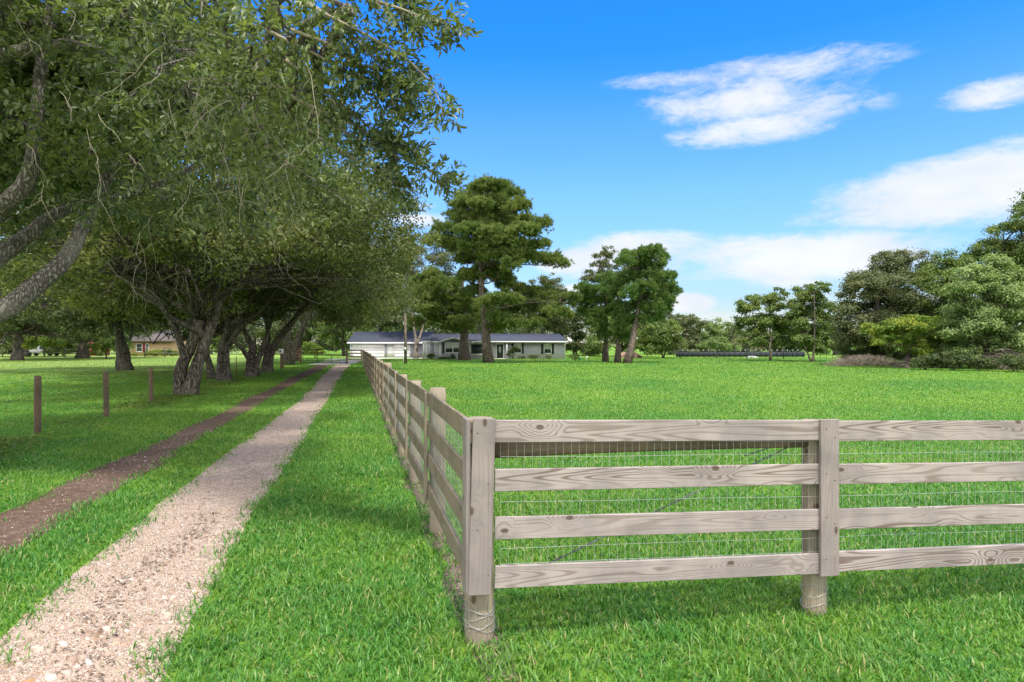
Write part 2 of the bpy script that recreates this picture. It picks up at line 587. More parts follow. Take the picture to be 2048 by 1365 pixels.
def tree(name, label, base, ells, leafmat_, bark, n_leaf, L, Wd, r0, seed, top_frac=0.62, group=None, sub=14, paths=None,
         limbs=True, cat='tree', shell=0.6, lean=(0, 0), trunkname='trunk', grow=1.0, lr=0.34):
    """broadleaf tree: ells = [(centre xyz, radii xyz)] in world metres"""
    r = np.random.default_rng(seed)
    root = thing(name, base, label, cat, group)
    base = np.asarray(base, float)
    cs = np.array([e[0] for e in ells])
    top = cs[:, 2].max()
    tm = MB()
    cx = np.mean(cs[:, :2], 0)
    tp = np.array([base[0] + (cx[0] - base[0]) * 0.55 + lean[0], base[1] + (cx[1] - base[1]) * 0.55 + lean[1], base[2] + (top - base[2]) * top_frac])
    if paths is None:
        pth = trunk_path(base, tp, r)
        tm.tube(pth, flare(len(pth), r0, r0 * 0.45), 10, rough=0.06, rr=r)
        heads = [pth]
    else:
        heads = []
        for pts, ra, rb in paths:
            pts = np.asarray(pts, float)
            tt = np.linspace(0, len(pts) - 1, len(pts) * 3 - 2)
            fine_ = np.stack([np.interp(tt, np.arange(len(pts)), pts[:, k]) for k in range(3)], 1)
            for _ in range(2):
                fine_[1:-1] = (fine_[:-2] + 2 * fine_[1:-1] + fine_[2:]) / 4
            fl = flare(len(fine_), ra, rb) if abs(pts[0][2] - base[2]) < 0.4 else np.linspace(ra, rb, len(fine_))
            if abs(pts[0][2] - base[2]) < 0.4:
                fine_[0, 2] -= 0.15
            tm.tube(fine_, fl * 0.80, 12, rough=0.04, rr=r)
            heads.append(fine_)
    if limbs:
        for (c, rad) in ells:
            h = heads[r.integers(len(heads))]
            ks = np.arange(len(h))[h[:, 2] < c[2] + 0.2]
            k = ks[-1] if len(ks) else len(h) // 2
            k = max(int(len(h) * (0.33 if lr > 0.2 else 0.6)), min(k, len(h) - 1))
            p = limb_curve(h[k], np.asarray(c), r, 0.05, 0.09, 8)
            rr0 = r0 * lr
            tm.tube(p, np.linspace(rr0, rr0 * 0.2, len(p)), 6, rr=r)
            for _ in range(4):
                e = np.asarray(c) + unit(r.normal(size=3)) * np.asarray(rad) * 0.85
                q = limb_curve(p[3 + r.integers(2)], e, r, 0.03, 0.08, 5)
                tm.tube(q, np.linspace(rr0 * 0.3, rr0 * 0.08, 5), 4, cap=False)
    tm.build(trunkname, bark, root, True)
    cm = MB()
    vol = np.array([np.prod(e[1]) ** (2 / 3) for e in ells])
    for (c, rad), v in zip(ells, vol / vol.sum()):
        clump_leaves(cm, c, np.asarray(rad) * grow, max(60, int(n_leaf * v * 1.5)), r, L, Wd, sub=sub, shell=shell)
    cm.build('crown', leafmat_, root)
    return root


def pxells(lst, D, r, dj=0.0, depth=1.0, k=1.18):
    """ellipses seen at (px, py, rx, ry) turned into ellipsoids round distance D"""
    out_ = []
    for (px, py, rx, ry) in lst:
        d = D + r.uniform(-1, 1) * dj
        c = W(px, py, d)
        out_.append((c, (k * rx / F * d, k * (rx + ry) / 2 / F * d * depth, k * ry / F * d)))
    return out_


def pine(name, label, base, pads, bark, lm, r0, seed, top, n_needle=16, tuft=0.30, dens=1.0, group=None, bend=None):
    r = np.random.default_rng(seed)
    root = thing(name, base, label, 'tree', group)
    base = np.asarray(base, float)
    tm = MB()
    pts = [base + [0, 0, -0.15]]
    nseg = 10
    for i in range(1, nseg + 1):
        t = i / nseg
        off = (np.array(bend) * math.sin(t * PI) if bend is not None else np.zeros(2))
        pts.append(np.array([base[0] + (top[0] - base[0]) * t + off[0] + r.normal() * 0.06, base[1] + (top[1] - base[1]) * t + off[1], base[2] + (top[2] - base[2]) * t]))
    pts = np.array(pts)
    tm.tube(pts, flare(len(pts), r0, r0 * 0.15, 0.4), 12, rough=0.04, rr=r)
    cm = MB()
    for (c, rad) in pads:
        c = np.asarray(c)
        rad = np.asarray(rad) * np.array([1.10, 1.10, 1.45])
        z = c[2] - rad[2] * 0.5 - np.hypot(c[0] - base[0], c[1] - base[1]) * 0.12
        z = min(max(z, base[2] + 1.6), top[2] - 0.3)
        k = np.interp(z, pts[:, 2], np.arange(len(pts)))
        p0 = np.array([np.interp(k, np.arange(len(pts)), pts[:, j]) for j in range(3)])
        bc = limb_curve(p0, c - [0, 0, rad[2] * 0.3], r, 0.06, 0.05, 6)
        tm.tube(bc, np.linspace(r0 * 0.22, r0 * 0.07, 6), 6, rr=r)
        nl = int(max(9, 10.5 * rad[0] * rad[1]))
        ld = unit(r.normal(size=(nl, 3)))
        ld[:, 2] = np.where(ld[:, 2] < -0.25, -0.6 * ld[:, 2], ld[:, 2])
        lc = c + ld * rad * (0.35 + 0.62 * r.random(nl) ** 0.6)[:, None]
        lr = r.uniform(0.26, 0.62, nl)
        nt = int(nl * 22 * dens)
        k_ = r.integers(nl, size=nt)
        d = unit(r.normal(size=(nt, 3)))
        d[:, 2] = np.where((d[:, 2] < 0) & (r.random(nt) < 0.72), -d[:, 2], d[:, 2])
        tp = lc[k_] + d * (lr[k_] * (0.40 + 0.45 * r.random(nt) + 0.7 * r.random(nt) ** 9))[:, None] + r.normal(size=(nt, 3)) * 0.07
        for e in tp[:: max(1, nt // 9)]:
            tm.tube(limb_curve(bc[4], e, r, 0.05, 0.06, 4), np.linspace(r0 * 0.07, r0 * 0.025, 4), 4, cap=False)
        out_d = unit(d * 0.8 + np.array([0, 0, 0.55]))
        m = nt * n_needle
        td = np.repeat(out_d, n_needle, 0)
        nd = unit(td * 0.95 + r.normal(size=(m, 3)) * 0.62)
        P = np.repeat(tp, n_needle, 0) + r.normal(size=(m, 3)) * tuft * 0.12
        N = unit(np.cross(nd, r.normal(size=(m, 3))))
        leaf_quads(cm, P, N, tuft * r.uniform(0.7, 1.2, m), tuft * 0.16, r, axis=nd)
    tm.build('trunk', bark, root, True)
    cm.build('crown', lm, root)
    return root

# ------------------------------------------------------------------ the setting: ground, wheel tracks, driveway
SL = -0.242           # the lane and the side fence run towards the upper left: x = u + SL * y


def far_pale(t, pos, col):
    """a paler yellow-green over the far field on the left and the yellower middle of the pasture"""
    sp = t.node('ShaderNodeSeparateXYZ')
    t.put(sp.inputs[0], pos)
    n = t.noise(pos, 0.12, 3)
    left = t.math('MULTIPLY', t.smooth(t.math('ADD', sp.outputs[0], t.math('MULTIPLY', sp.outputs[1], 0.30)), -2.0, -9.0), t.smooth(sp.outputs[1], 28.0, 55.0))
    col = t.mix(t.math('MULTIPLY', left, 0.55), col, (0.26, 0.33, 0.12))  # far left field mixed towards a paler yellow-green
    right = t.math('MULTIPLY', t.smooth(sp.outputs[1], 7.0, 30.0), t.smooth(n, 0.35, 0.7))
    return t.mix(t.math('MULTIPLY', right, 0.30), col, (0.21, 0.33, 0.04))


def grass_mat(name, blade=True):
    m, t = material(name)
    tcn = t.node('ShaderNodeTexCoord')
    g = t.node('ShaderNodeNewGeometry')
    pos = g.outputs['Position']
    gain = (1.12, 1.07, 1.0)
    big = t.noise(pos, 0.22, 4, 0.6)
    mid = t.noise(pos, 1.7, 4, 0.65)
    patch = t.smooth(t.math('ADD', t.math('MULTIPLY', big, 0.6), t.math('MULTIPLY', mid, 0.4)), 0.40, 0.62)
    if blade:
        r = g.outputs['Random Per Island']
        ca = t.ramp(r, [(0.0, (0.028, 0.118, 0.018)), (0.45, (0.060, 0.220, 0.036)), (0.80, (0.115, 0.30, 0.060)), (0.93, (0.15, 0.29, 0.06)), (0.97, (0.34, 0.36, 0.15))])
        cb = t.ramp(r, [(0.0, (0.050, 0.140, 0.018)), (0.45, (0.105, 0.250, 0.034)), (0.80, (0.175, 0.335, 0.055)), (0.93, (0.19, 0.31, 0.06)), (0.96, (0.38, 0.36, 0.17))])
        col = t.mix(patch, ca, cb)
        weed = t.noise(pos, 0.9, 5, 0.7)
        col = t.mix(t.math('MULTIPLY', t.smooth(weed, 0.56, 0.68), 0.55), col, (0.028, 0.135, 0.022))
        dry = t.noise(pos, 3.3, 4, 0.7)
        col = t.mix(t.math('MULTIPLY', t.math('MULTIPLY', t.smooth(dry, 0.57, 0.70), r), 0.55), col, (0.27, 0.29, 0.10))
        col = t.mix(1.0, far_pale(t, pos, col), gain, 'MULTIPLY')
        p = t.node('ShaderNodeBsdfPrincipled')
        t.put(p.inputs['Base Color'], col)
        p.inputs['Roughness'].default_value = 0.42
        p.inputs['Specular IOR Level'].default_value = 0.35
        tr = t.node('ShaderNodeBsdfTranslucent')
        t.put(tr.inputs[0], t.mix(1.0, col, (1.2, 1.3, 0.6), 'MULTIPLY'))
        mx = t.node('ShaderNodeMixShader')
        mx.inputs[0].default_value = 0.38
        t.l.new(p.outputs[0], mx.inputs[1])
        t.l.new(tr.outputs[0], mx.inputs[2])
        o = t.node('ShaderNodeOutputMaterial')
        t.l.new(mx.outputs[0], o.inputs[0])
    else:
        fine_ = t.noise(pos, 14, 4, 0.7)
        col = t.mix(t.smooth(fine_, 0.3, 0.7), (0.05, 0.135, 0.02), (0.105, 0.235, 0.036))
        col = t.mix(patch, col, (0.14, 0.25, 0.028))
        col = t.mix(1.0, far_pale(t, pos, col), gain, 'MULTIPLY')
        finish(t, col, 0.95, fine_, 0.8, 0.05, spec=0.1)
    return m


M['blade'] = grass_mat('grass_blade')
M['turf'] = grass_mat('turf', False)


def dirt_mat(name, dirt, pale, chips, cover):
    m, t = material(name)
    g = t.node('ShaderNodeNewGeometry')
    pos = g.outputs['Position']
    v = t.voro(pos, 75, out='Color')
    sp = t.node('ShaderNodeSeparateColor')
    t.put(sp.inputs[0], v)
    e = t.voro(pos, 75, 'DISTANCE_TO_EDGE')
    f = t.noise(pos, 9, 5, 0.7)
    big = t.noise(pos, 0.75, 4, 0.62)
    base = t.mix(t.smooth(f, 0.32, 0.7), dirt, pale)
    stone = t.mix(sp.outputs[0], chips[0], chips[1])
    stone = t.mix(t.smooth(sp.outputs[1], 0.86, 0.9), stone, chips[2])
    amt = t.math('MULTIPLY', t.smooth(big, cover[0], cover[1]), t.smooth(e, 0.01, 0.07))
    amt = t.math('MULTIPLY', amt, t.smooth(sp.outputs[2], 0.3, 0.5))
    col = t.mix(amt, base, stone)
    h = t.math('ADD', t.math('MULTIPLY', amt, 0.6), f)
    finish(t, col, 0.95, h, 0.9, 0.012, spec=0.15)
    return m


M['gravel_track'] = dirt_mat('shell_gravel', (0.23, 0.16, 0.12), (0.48, 0.39, 0.315), [(0.58, 0.49, 0.42), (0.41, 0.31, 0.245), (0.10, 0.08, 0.07)], (0.25, 0.5))
M['dirt_track'] = dirt_mat('dark_dirt', (0.085, 0.054, 0.04), (0.16, 0.105, 0.078), [(0.30, 0.22, 0.175), (0.19, 0.12, 0.09), (0.08, 0.06, 0.05)], (0.44, 0.66))
M['soil'] = dirt_mat('bare_soil', (0.085, 0.062, 0.048), (0.16, 0.12, 0.095), [(0.36, 0.28, 0.22), (0.25, 0.18, 0.13), (0.08, 0.06, 0.05)], (0.4, 0.6))
M['concrete'] = plain('pale_concrete', (0.52, 0.49, 0.44), 0.9, 0, 0.15, 1.5)

g_ = MB()
g_.add([[-1500, -200, 0], [1500, -200, 0], [1500, 2500, 0], [-1500, 2500, 0]], [[0, 1, 2, 3]])
tag(g_.build('ground', M['turf']), kind='structure')

wob = np.cumsum(rng.normal(size=(4, 400)) * 0.05, 1)
wob -= np.linspace(0, 1, 400)[None] * wob[:, -1:]
wob = wob * 0.30


def rut_edges(which, D):
    D = np.asarray(D, float)
    if which == 'right':
        c = np.interp(D, [0, 6, 12, 22, 48, 64], [-1.65, -1.66, -1.58, -1.38, -1.32, -1.2])
        h = np.interp(D, [0, 6, 12, 22, 48, 64], [0.60, 0.56, 0.52, 0.44, 0.55, 0.6])
        k = 0
    else:
        c = np.interp(D, [0, 8, 12, 22, 48, 64], [-3.55, -3.52, -3.5, -3.36, -3.05, -2.9])
        h = np.interp(D, [0, 8, 12, 22, 48, 64], [0.58, 0.54, 0.46, 0.52, 0.55, 0.6])
        k = 2
    i = np.clip(D / 66 * 399, 0, 399)
    return (c - h + np.interp(i, np.arange(400), wob[k]) * np.minimum(1, D / 12 + 0.35),
            c + h + np.interp(i, np.arange(400), wob[k + 1]) * np.minimum(1, D / 12 + 0.35))


Ds = np.concatenate([np.linspace(-4, 14, 150), np.linspace(14.3, 62, 110)])
for which, mt in (('right', 'gravel_track'), ('left', 'dirt_track')):
    a, b = rut_edges(which, Ds)
    m = MB()
    va = np.stack([a + SL * Ds, Ds, np.full_like(Ds, 0.004)], 1)
    vb = np.stack([b + SL * Ds, Ds, np.full_like(Ds, 0.004)], 1)
    n = len(Ds)
    i = np.arange(n - 1)[:, None]
    m.add(np.vstack([va, vb]), np.hstack([i, i + n, i + n + 1, i + 1]))
    tag(m.build('wheel_track', M[mt]), kind='structure')

# pale apron through the gate and the drive up to the garage
dv = MB()
dv.poly([(-19.2, 61.0, 0.008), (-15.3, 61.0, 0.008), (-15.9, 66, 0.008), (-18, 78, 0.008), (-17.0, 88, 0.008), (-10.6, 88.6, 0.008), (-10.6, 94.2, 0.008), (-24.2, 94.2, 0.008), (-24.5, 86, 0.008), (-20.6, 70, 0.008)])
tag(dv.build('driveway', M['concrete']), kind='structure')
so = MB()
a = np.linspace(3.6, 62, 120)
so_w = 0.12 + 0.05 * np.sin(a * 3.1) + 0.04 * np.sin(a * 7.7)
va = np.stack([0.83 - so_w + SL * a, a, np.full_like(a, 0.006)], 1)
vb = np.stack([0.83 + so_w + SL * a, a, np.full_like(a, 0.006)], 1)
i = np.arange(119)[:, None]
so.add(np.vstack([va, vb]), np.hstack([i, i + 120, i + 121, i + 1]))
tag(so.build('soil_strip', M['soil']), kind='structure')


# ------------------------------------------------------------------ grass blades (nobody could count them: one object)
def sample_ground(n, d0, d1, r, tmax=0.93, power=2):
    """positions with density falling as 1/D^power"""
    if power == 2:
        D = d0 * (d1 / d0) ** r.random(n)
    else:
        D = np.sqrt(d0 ** 2 + (d1 ** 2 - d0 ** 2) * r.random(n))
    X = D * r.uniform(-tmax, tmax, n)
    return X, D


def in_rut(X, D, r, soft=0.10):
    u = X - SL * D
    jit = r.normal(size=len(X)) * soft + 0.05 * np.sin(D * 4.1 + np.sin(X * 5) * 1.5) + 0.04 * np.sin(D * 11 + X * 3)
    bad = np.zeros(len(X), bool)
    for which in ('right', 'left'):
        a, b = rut_edges(which, D)
        bad |= (u > a + jit + 0.02) & (u < b + jit - 0.02) & (D < 61.5)
    bad |= (np.abs(u - 0.83) < 0.07 + jit) & (D < 62) & (D > 4.3)
    bad |= (D > 60.5) & (D < 95) & (X > -24) & (X < -10.5) & (X < -15.4 - (D - 61) * 0.05 + np.where(D > 86, 6, 0)) & (X > -19.5)
    bad |= (D > 83.5) & (X > -12.3) & (X < 7.2)
    return bad


def blades(mb, X, D, r, length, width, lean=(0.3, 1.25)):
    n = len(X)
    L = length * r.uniform(0.6, 1.35, n)
    Wd = width * r.uniform(0.7, 1.3, n)
    th = r.uniform(0, 2 * PI, n)
    l1 = r.uniform(lean[0], lean[1], n) * 0.75
    l2 = l1 + r.uniform(0.2, 0.9, n)
    hd = np.stack([np.cos(th), np.sin(th), np.zeros(n)], 1)
    sd_ = np.stack([-np.sin(th), np.cos(th), np.zeros(n)], 1)
    tw = r.normal(size=n) * 0.5
    sd_ = sd_ * np.cos(tw)[:, None] + hd * np.sin(tw)[:, None]
    up = np.array([0, 0, 1.0])
    B = np.stack([X, D, np.full(n, -0.004)], 1)
    m1 = B + (hd * np.sin(l1)[:, None] + up * np.cos(l1)[:, None]) * (L * 0.55)[:, None]
    tp = m1 + (hd * np.sin(l2)[:, None] + up * np.cos(l2)[:, None]) * (L * 0.45)[:, None]
    hw = sd_ * (Wd / 2)[:, None]
    v = np.stack([B - hw * 0.8, B + hw * 0.8, m1 + hw, m1 - hw, tp], 1).reshape(-1, 3)
    i = np.arange(n)[:, None] * 5
    mb.add(v, np.hstack([i, i + 1, i + 2, i + 3]), np.hstack([i + 3, i + 2, i + 4]))


gm = MB()
r = np.random.default_rng(3)
bands = [(1.2, 5.0, 3500, 0.078, 0.0080), (5.0, 8.0, 2300, 0.078, 0.0090), (8.0, 13.0, 1150, 0.078, 0.0105), (13.0, 21.0, 520, 0.080, 0.013),
         (21.0, 34.0, 210, 0.078, 0.020), (34.0, 56.0, 85, 0.08, 0.032), (56.0, 95.0, 28, 0.085, 0.055)]
for d0, d1, dens, L, wd in bands:
    tm_ = 2.0 if d0 < 2 else 1.35 if d0 < 6 else 1.15 if d0 < 14 else 0.97
    area = tm_ * (d1 ** 2 - d0 ** 2)
    X, D = sample_ground(int(area * dens), d0, d1, r, tm_, power=0)
    u = X - SL * D
    k = ~in_rut(X, D, r)
    # thin, short grass on the edges of the tracks
    X, D, u = X[k], D[k], u[k]
    ln = np.full(len(X), L)
    pat = np.sin(X * 2.1 + np.sin(D * 1.3) * 2) * np.sin(D * 1.7 + np.sin(X * 0.9) * 2)
    ln = ln * (1 + 0.22 * pat)
    between = (u > -3.0) & (u < -2.1)
    ln = np.where(between, ln * 0.85, ln)
    ln = np.where(u < -4.0, ln * 0.72, ln)
    blades(gm, X, D, r, ln, wd)
# a few weeds left in the tracks
X, D = sample_ground(7000, 2.6, 14, r)
u = X - SL * D
k = (u > -2.3) & (u < -1.0) & (np.sin(D * 5 + X * 3) * np.sin(X * 9) > 0.35)
blades(gm, X[k], D[k], r, 0.05, 0.006)
tag(gm.build('grass', M['blade']), 'short bright green lawn grass on both sides of the fence and lane', kind='stuff')


# ------------------------------------------------------------------ loose shell and stone chips on the tracks, fallen leaves
def chipmat(name, stops, rough=0.85):
    m, t = material(name)
    g = t.node('ShaderNodeNewGeometry')
    n = t.noise(g.outputs['Position'], 60, 3)
    col = t.ramp(g.outputs['Random Per Island'], stops)
    col = t.mix(t.smooth(n, 0.35, 0.7), col, t.mix(0.5, col, (0.3, 0.24, 0.2)))
    finish(t, col, rough, spec=0.25)
    return m


M['chip'] = chipmat('shell_chips', [(0.0, (0.24, 0.16, 0.11)), (0.3, (0.38, 0.27, 0.205)), (0.6, (0.48, 0.38, 0.31)), (0.85, (0.60, 0.54, 0.48)), (0.93, (0.42, 0.22, 0.09)), (0.97, (0.12, 0.10, 0.09))])
M['litter'] = chipmat('dead_leaf', [(0.0, (0.06, 0.045, 0.035)), (0.6, (0.12, 0.085, 0.06)), (0.9, (0.26, 0.15, 0.07))])


def chips(mb, X, D, r, size):
    n = len(X)
    s = size * np.exp(np.clip(r.normal(size=n), -2, 1.3) * 0.5)
    k = 5
    a = np.sort(r.uniform(0, 2 * PI, (n, k)), 1) * 0.35 + (np.arange(k) / k * 2 * PI)[None] * 0.65 + r.uniform(0, 6, (n, 1))
    rad = s[:, None] * r.uniform(0.6, 1.1, (n, k))
    tilt = r.normal(size=(n, 2)) * 0.3
    px_, py_ = np.cos(a) * rad, np.sin(a) * rad * 0.75
    h = s * r.uniform(0.15, 0.45, n)
    top = np.stack([X[:, None] + px_ * 0.72, D[:, None] + py_ * 0.72, 0.006 + h[:, None] + np.clip(px_ * tilt[:, :1] + py_ * tilt[:, 1:], -0.006, 0.012)], -1)
    bot = np.stack([X[:, None] + px_, D[:, None] + py_, np.full((n, k), 0.001)], -1)
    v = np.concatenate([bot, top], 1).reshape(-1, 3)
    i = np.arange(n)[:, None] * 10
    sides = [np.hstack([i + j, i + (j + 1) % k, i + k + (j + 1) % k, i + k + j]) for j in range(k)]
    mb.add(v, np.hstack([i + k + j for j in range(k)]), *sides)


cm_ = MB()
for which, n, d1, sz in (('right', 30000, 9.0, 0.0052), ('left', 1300, 14.0, 0.006), ('right', 900, 7.0, 0.012), ('right', 260, 4.5, 0.026)):
    X = []
    D = 2.2 * (d1 / 2.2) ** r.random(n)
    a, b = rut_edges(which, D)
    q = (r.beta(1.4, 1.4, n))
    X = a + (b - a) * q + SL * D
    chips(cm_, X, D, r, sz * np.maximum(1, D / 8))
tag(cm_.build('gravel', M['chip']), 'loose pale shell and stone chips scattered over the wheel tracks', kind='stuff')

lm_ = MB()
n = 800
D = np.where(r.random(n) < 0.6, r.uniform(3.6, 7.2, n), 2.4 * (16 / 2.4) ** r.random(n))
which = r.random(n) < 0.75
a, b = rut_edges('right', D)
a2, b2 = rut_edges('left', D)
clus = 0.5 + 0.5 * np.sin(D * 2.6 + 1)
q = np.clip(r.normal(size=n) * 0.09 + 0.52 + 0.08 * np.sin(D * 2.2), 0, 1)
X = np.where(which, a + (b - a) * q, a2 + (b2 - a2) * r.random(n)) + SL * D
P = np.stack([X, D, np.full(n, 0.016)], 1)
N = unit(np.array([0, 0, 1.0]) + r.normal(size=(n, 3)) * 0.25)
leaf_quads(lm_, P, N, r.uniform(0.02, 0.055, n), r.uniform(0.008, 0.018, n), r, shape='hex', fold=0.1)
tag(lm_.build('leaf_litter', M['litter']), 'dark dead leaves and bark bits lying on the wheel tracks', kind='stuff')

# low leafy weeds along the old post line under the oaks
wm = MB()
n = 9000
D = 8 + 26 * r.random(n)
u = -6.5 + r.normal(size=n) * 0.42 + 0.25 * np.sin(D * 1.9)
keep = np.sin(D * 1.7) + np.sin(D * 0.63 + 1) + r.normal(size=n) * 0.5 > -0.2
D, u = D[keep], u[keep]
n = len(D)
P = np.stack([u + SL * D, D, r.uniform(0.01, 0.16, n) * (0.6 + 0.4 * np.sin(D * 2.3))], 1)
N = unit(np.array([0, 0, 1.0]) + r.normal(size=(n, 3)) * 0.5)
leaf_quads(wm, P, N, r.uniform(0.05, 0.10, n), r.uniform(0.03, 0.05, n), r)
tag(wm.build('ground_cover', M['leaf_mid']), 'low leafy weeds round the oak feet and old posts', kind='stuff')
# ------------------------------------------------------------------ the board fences
fang = math.radians(10.4)
fd = np.array([math.cos(fang), math.sin(fang), 0.0])          # along the front fence, to the right
fn = np.array([math.sin(fang), -math.cos(fang), 0.0])         # its outer face, towards the camera
sdir = np.array([SL, 1.0, 0.0])
sdir /= np.linalg.norm(sdir)                                  # along the side fence, away
sn = np.array([-sdir[1], sdir[0], 0.0])                       # its outer face, towards the lane
CF = np.array([-0.165, 4.0, 0.0])                             # corner of the outer faces


def board(name, mat, parent, p0, p1, h, th, nrm, bev=0.003):
    """a sawn board from p0 to p1 (middle of its outer face); local X is its length"""
    p0, p1 = np.asarray(p0, float), np.asarray(p1, float)
    L = np.linalg.norm(p1 - p0)
    x = (p1 - p0) / L
    y = -np.asarray(nrm, float)
    y = y - x * np.dot(x, y)
    y /= np.linalg.norm(y)
    z = np.cross(x, y)
    bm = bmesh.new()
    bmesh.ops.create_cube(bm, size=1)
    for v in bm.verts:
        v.co = Vector((v.co.x * L, (v.co.y + 0.5) * th, v.co.z * h))
    bmesh.ops.bevel(bm, geom=bm.edges[:], offset=bev, segments=1, affect='EDGES')
    nx = max(2, int(L / 0.4))
    me = bpy.data.meshes.new(name)
    bm.to_mesh(me)
    bm.free()
    me.materials.append(mat)
    o = bpy.data.objects.new(name, me)
    C.objects.link(o)
    c = (p0 + p1) / 2 - np.array(parent['_loc'])
    o.parent = parent
    o.matrix_basis = Matrix(((x[0], y[0], z[0], c[0]), (x[1], y[1], z[1], c[1]), (x[2], y[2], z[2], c[2]), (0, 0, 0, 1)))
    return o


def round_post(name, mat, parent, x, y, z0, z1, rad, r, lean=(0, 0)):
    """a turned post; local X is its length so that the grain runs upwards"""
    m = MB()
    n = 14
    t = np.linspace(0, 1, n)
    pts = np.stack([t * (z1 - z0), np.zeros(n), np.zeros(n)], 1)
    rr = np.full(n, rad) * (1 + 0.02 * np.sin(t * 9 + x))
    rr[-1] *= 0.93
    m.tube(pts, rr, 18, rough=0.012, rr=r)
    o = m.build(name, mat, None, False)
    for p in o.data.polygons:
        p.use_smooth = abs(p.normal.x) < 0.7
    c = np.array([x, y, z0]) - np.array(parent['_loc'])
    ax = Vector((lean[0], lean[1], 1)).normalized()
    q = Vector((1, 0, 0)).rotation_difference(ax)
    o.parent = parent
    o.matrix_basis = Matrix.Translation(Vector(c)) @ q.to_matrix().to_4x4() @ Matrix.Rotation(r.uniform(0, 6), 4, 'X')
    return o


def wire_mesh(parent, p0, p1, zb0, zt0, drop, step, r, th=0.0024, rows=12, mat=None):
    m = MB()
    p0, p1 = np.asarray(p0, float), np.asarray(p1, float)
    L = np.linalg.norm(p1 - p0)
    x = (p1 - p0) / L
    n = int(L / step)
    for i in range(n + 1):
        s_ = i * step
        b = p0 + x * s_ + np.array([0, 0, zb0 + drop * s_])
        t = p0 + x * s_ + np.array([0, 0, zt0 + drop * s_])
        k = r.normal(size=3) * 0.003
        m.tube([b, (b + t) / 2 + k, t], th / 2, 3, cap=False)
    for j in range(rows):
        z = zb0 + (zt0 - zb0) * j / (rows - 1)
        k = max(2, int(L / 0.6))
        ss = np.linspace(0, L, k)
        pts = p0 + x * ss[:, None] + np.stack([np.zeros(k), np.zeros(k), z + drop * ss + r.normal(size=k) * 0.004], 1)
        m.tube(pts, th / 2 * 1.15, 3, cap=False)
    return m.build('wire_mesh', mat or M['wire'], parent)


r = np.random.default_rng(21)
RAILZ = [1.336, 1.038, 0.737, 0.437]        # middles of the four boards at the corner
DROP = -0.0225
BH = 0.138
ff = thing('board_fence', tuple(CF + fd * 1.2), 'pale weathered four board front fence backed with wire mesh, nearest the camera', 'fence', 'weathered board fences')
spans = [(0.06, 2.348), (2.353, 4.70), (4.705, 7.12)]
for (a, b) in spans:
    for k, z in enumerate(RAILZ):
        j0, j1 = r.normal() * 0.003, r.normal() * 0.003
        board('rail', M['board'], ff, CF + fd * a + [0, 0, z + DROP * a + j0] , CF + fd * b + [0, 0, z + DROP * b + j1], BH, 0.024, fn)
# upright boards covering the joints
tl = 0.018
board('trim_board', M['trim'], ff, CF + fn * 0.027 + fd * -0.038 + [0, 0, 0.34], CF + fn * 0.027 + fd * -0.008 + [0, 0, 1.418], 0.138, 0.026, fn)
for s_ in (2.353, 4.70):
    board('trim_board', M['trim'], ff, CF + fn * 0.027 + fd * (s_ + 0.0) + [0, 0, 0.355 + DROP * s_], CF + fn * 0.027 + fd * s_ + [0, 0, 1.418 + DROP * s_], 0.138, 0.026, fn)
M['nail'] = plain('rusty_nail', (0.10, 0.07, 0.055), 0.7, 0.3)
for s0, zs in ((2.353, (1.30, 1.24, 1.0, 0.95, 0.70, 0.66, 0.42)), (4.70, (1.24, 0.94, 0.64, 0.38)), (-0.02, (1.33, 1.02, 0.74, 0.46))):
    for q, z in enumerate(zs):
        c_ = CF + fn * 0.0265 + fd * (s0 + (0.035 if q % 2 else -0.03)) + [0, 0, z]
        MB().tube([c_, c_ + fn * 0.002], 0.0045, 8).build('nail', M['nail'], ff)
POSTR = 0.092
pc = CF - fn * (0.03 + POSTR) + fd * 0.0
posts = [pc + fd * s_ for s_ in (-0.02, 2.335, 4.68, 7.08)]
for i, p in enumerate(posts):
    round_post('post', M['post'], ff, p[0], p[1], -0.3, 1.412 + DROP * (0, 2.2, 4.6, 7)[i] + (-0.005, -0.018, -0.01, -0.01)[i], POSTR * (1.0, 0.87, 0.9, 0.9)[i], r)
wire_mesh(ff, CF - fn * 0.030 + fd * 0.1, CF - fn * 0.030 + fd * 7.0, 0.41, 1.36, DROP, 0.0508, r, rows=11)
# horizontal brace pole and its diagonal wire
b0, b1 = posts[0] + fd * 0.08, posts[1] - fd * 0.07
bo = MB()
L = np.linalg.norm(b1 - b0)
t = np.linspace(0, 1, 9)
bo.tube(np.stack([t * L, 0 * t, 0.01 * np.sin(t * PI)], 1), np.linspace(0.058, 0.042, 9), 12, rough=0.02, rr=r)
o = bo.build('brace_pole', M['brace'], None, True)
o.parent = ff
z0, z1 = 1.205, 1.195
o.matrix_basis = Matrix.Translation(Vector(b0 + [0, 0, z0] - np.array(ff['_loc']))) @ Matrix.Rotation(fang, 4, 'Z') @ Matrix.Rotation(-(z1 - z0) / L, 4, 'Y')
dg = MB()
q0 = posts[0] + fd * 0.09 + [0, 0, 0.30]
q1 = posts[1] - fd * 0.08 + [0, 0, 1.20]
tt = np.linspace(0, 1, 60)[:, None]
for ph in (0, PI):
    tw = np.stack([0.008 * np.cos(tt[:, 0] * 60 + ph), 0.008 * np.sin(tt[:, 0] * 60 + ph), 0 * tt[:, 0]], 1)
    dg.tube(q0 + (q1 - q0) * tt + tw - fn * 0.02, 0.0035, 4)
q2 = posts[1] - fd * 0.09 - fn * 0.03 + [0, 0, 1.215]
dg.tube([q2, q2 - fd * 0.42 + [0, 0, -0.11]], 0.004, 4)
dg.build('brace_wire', M['cable'], ff)
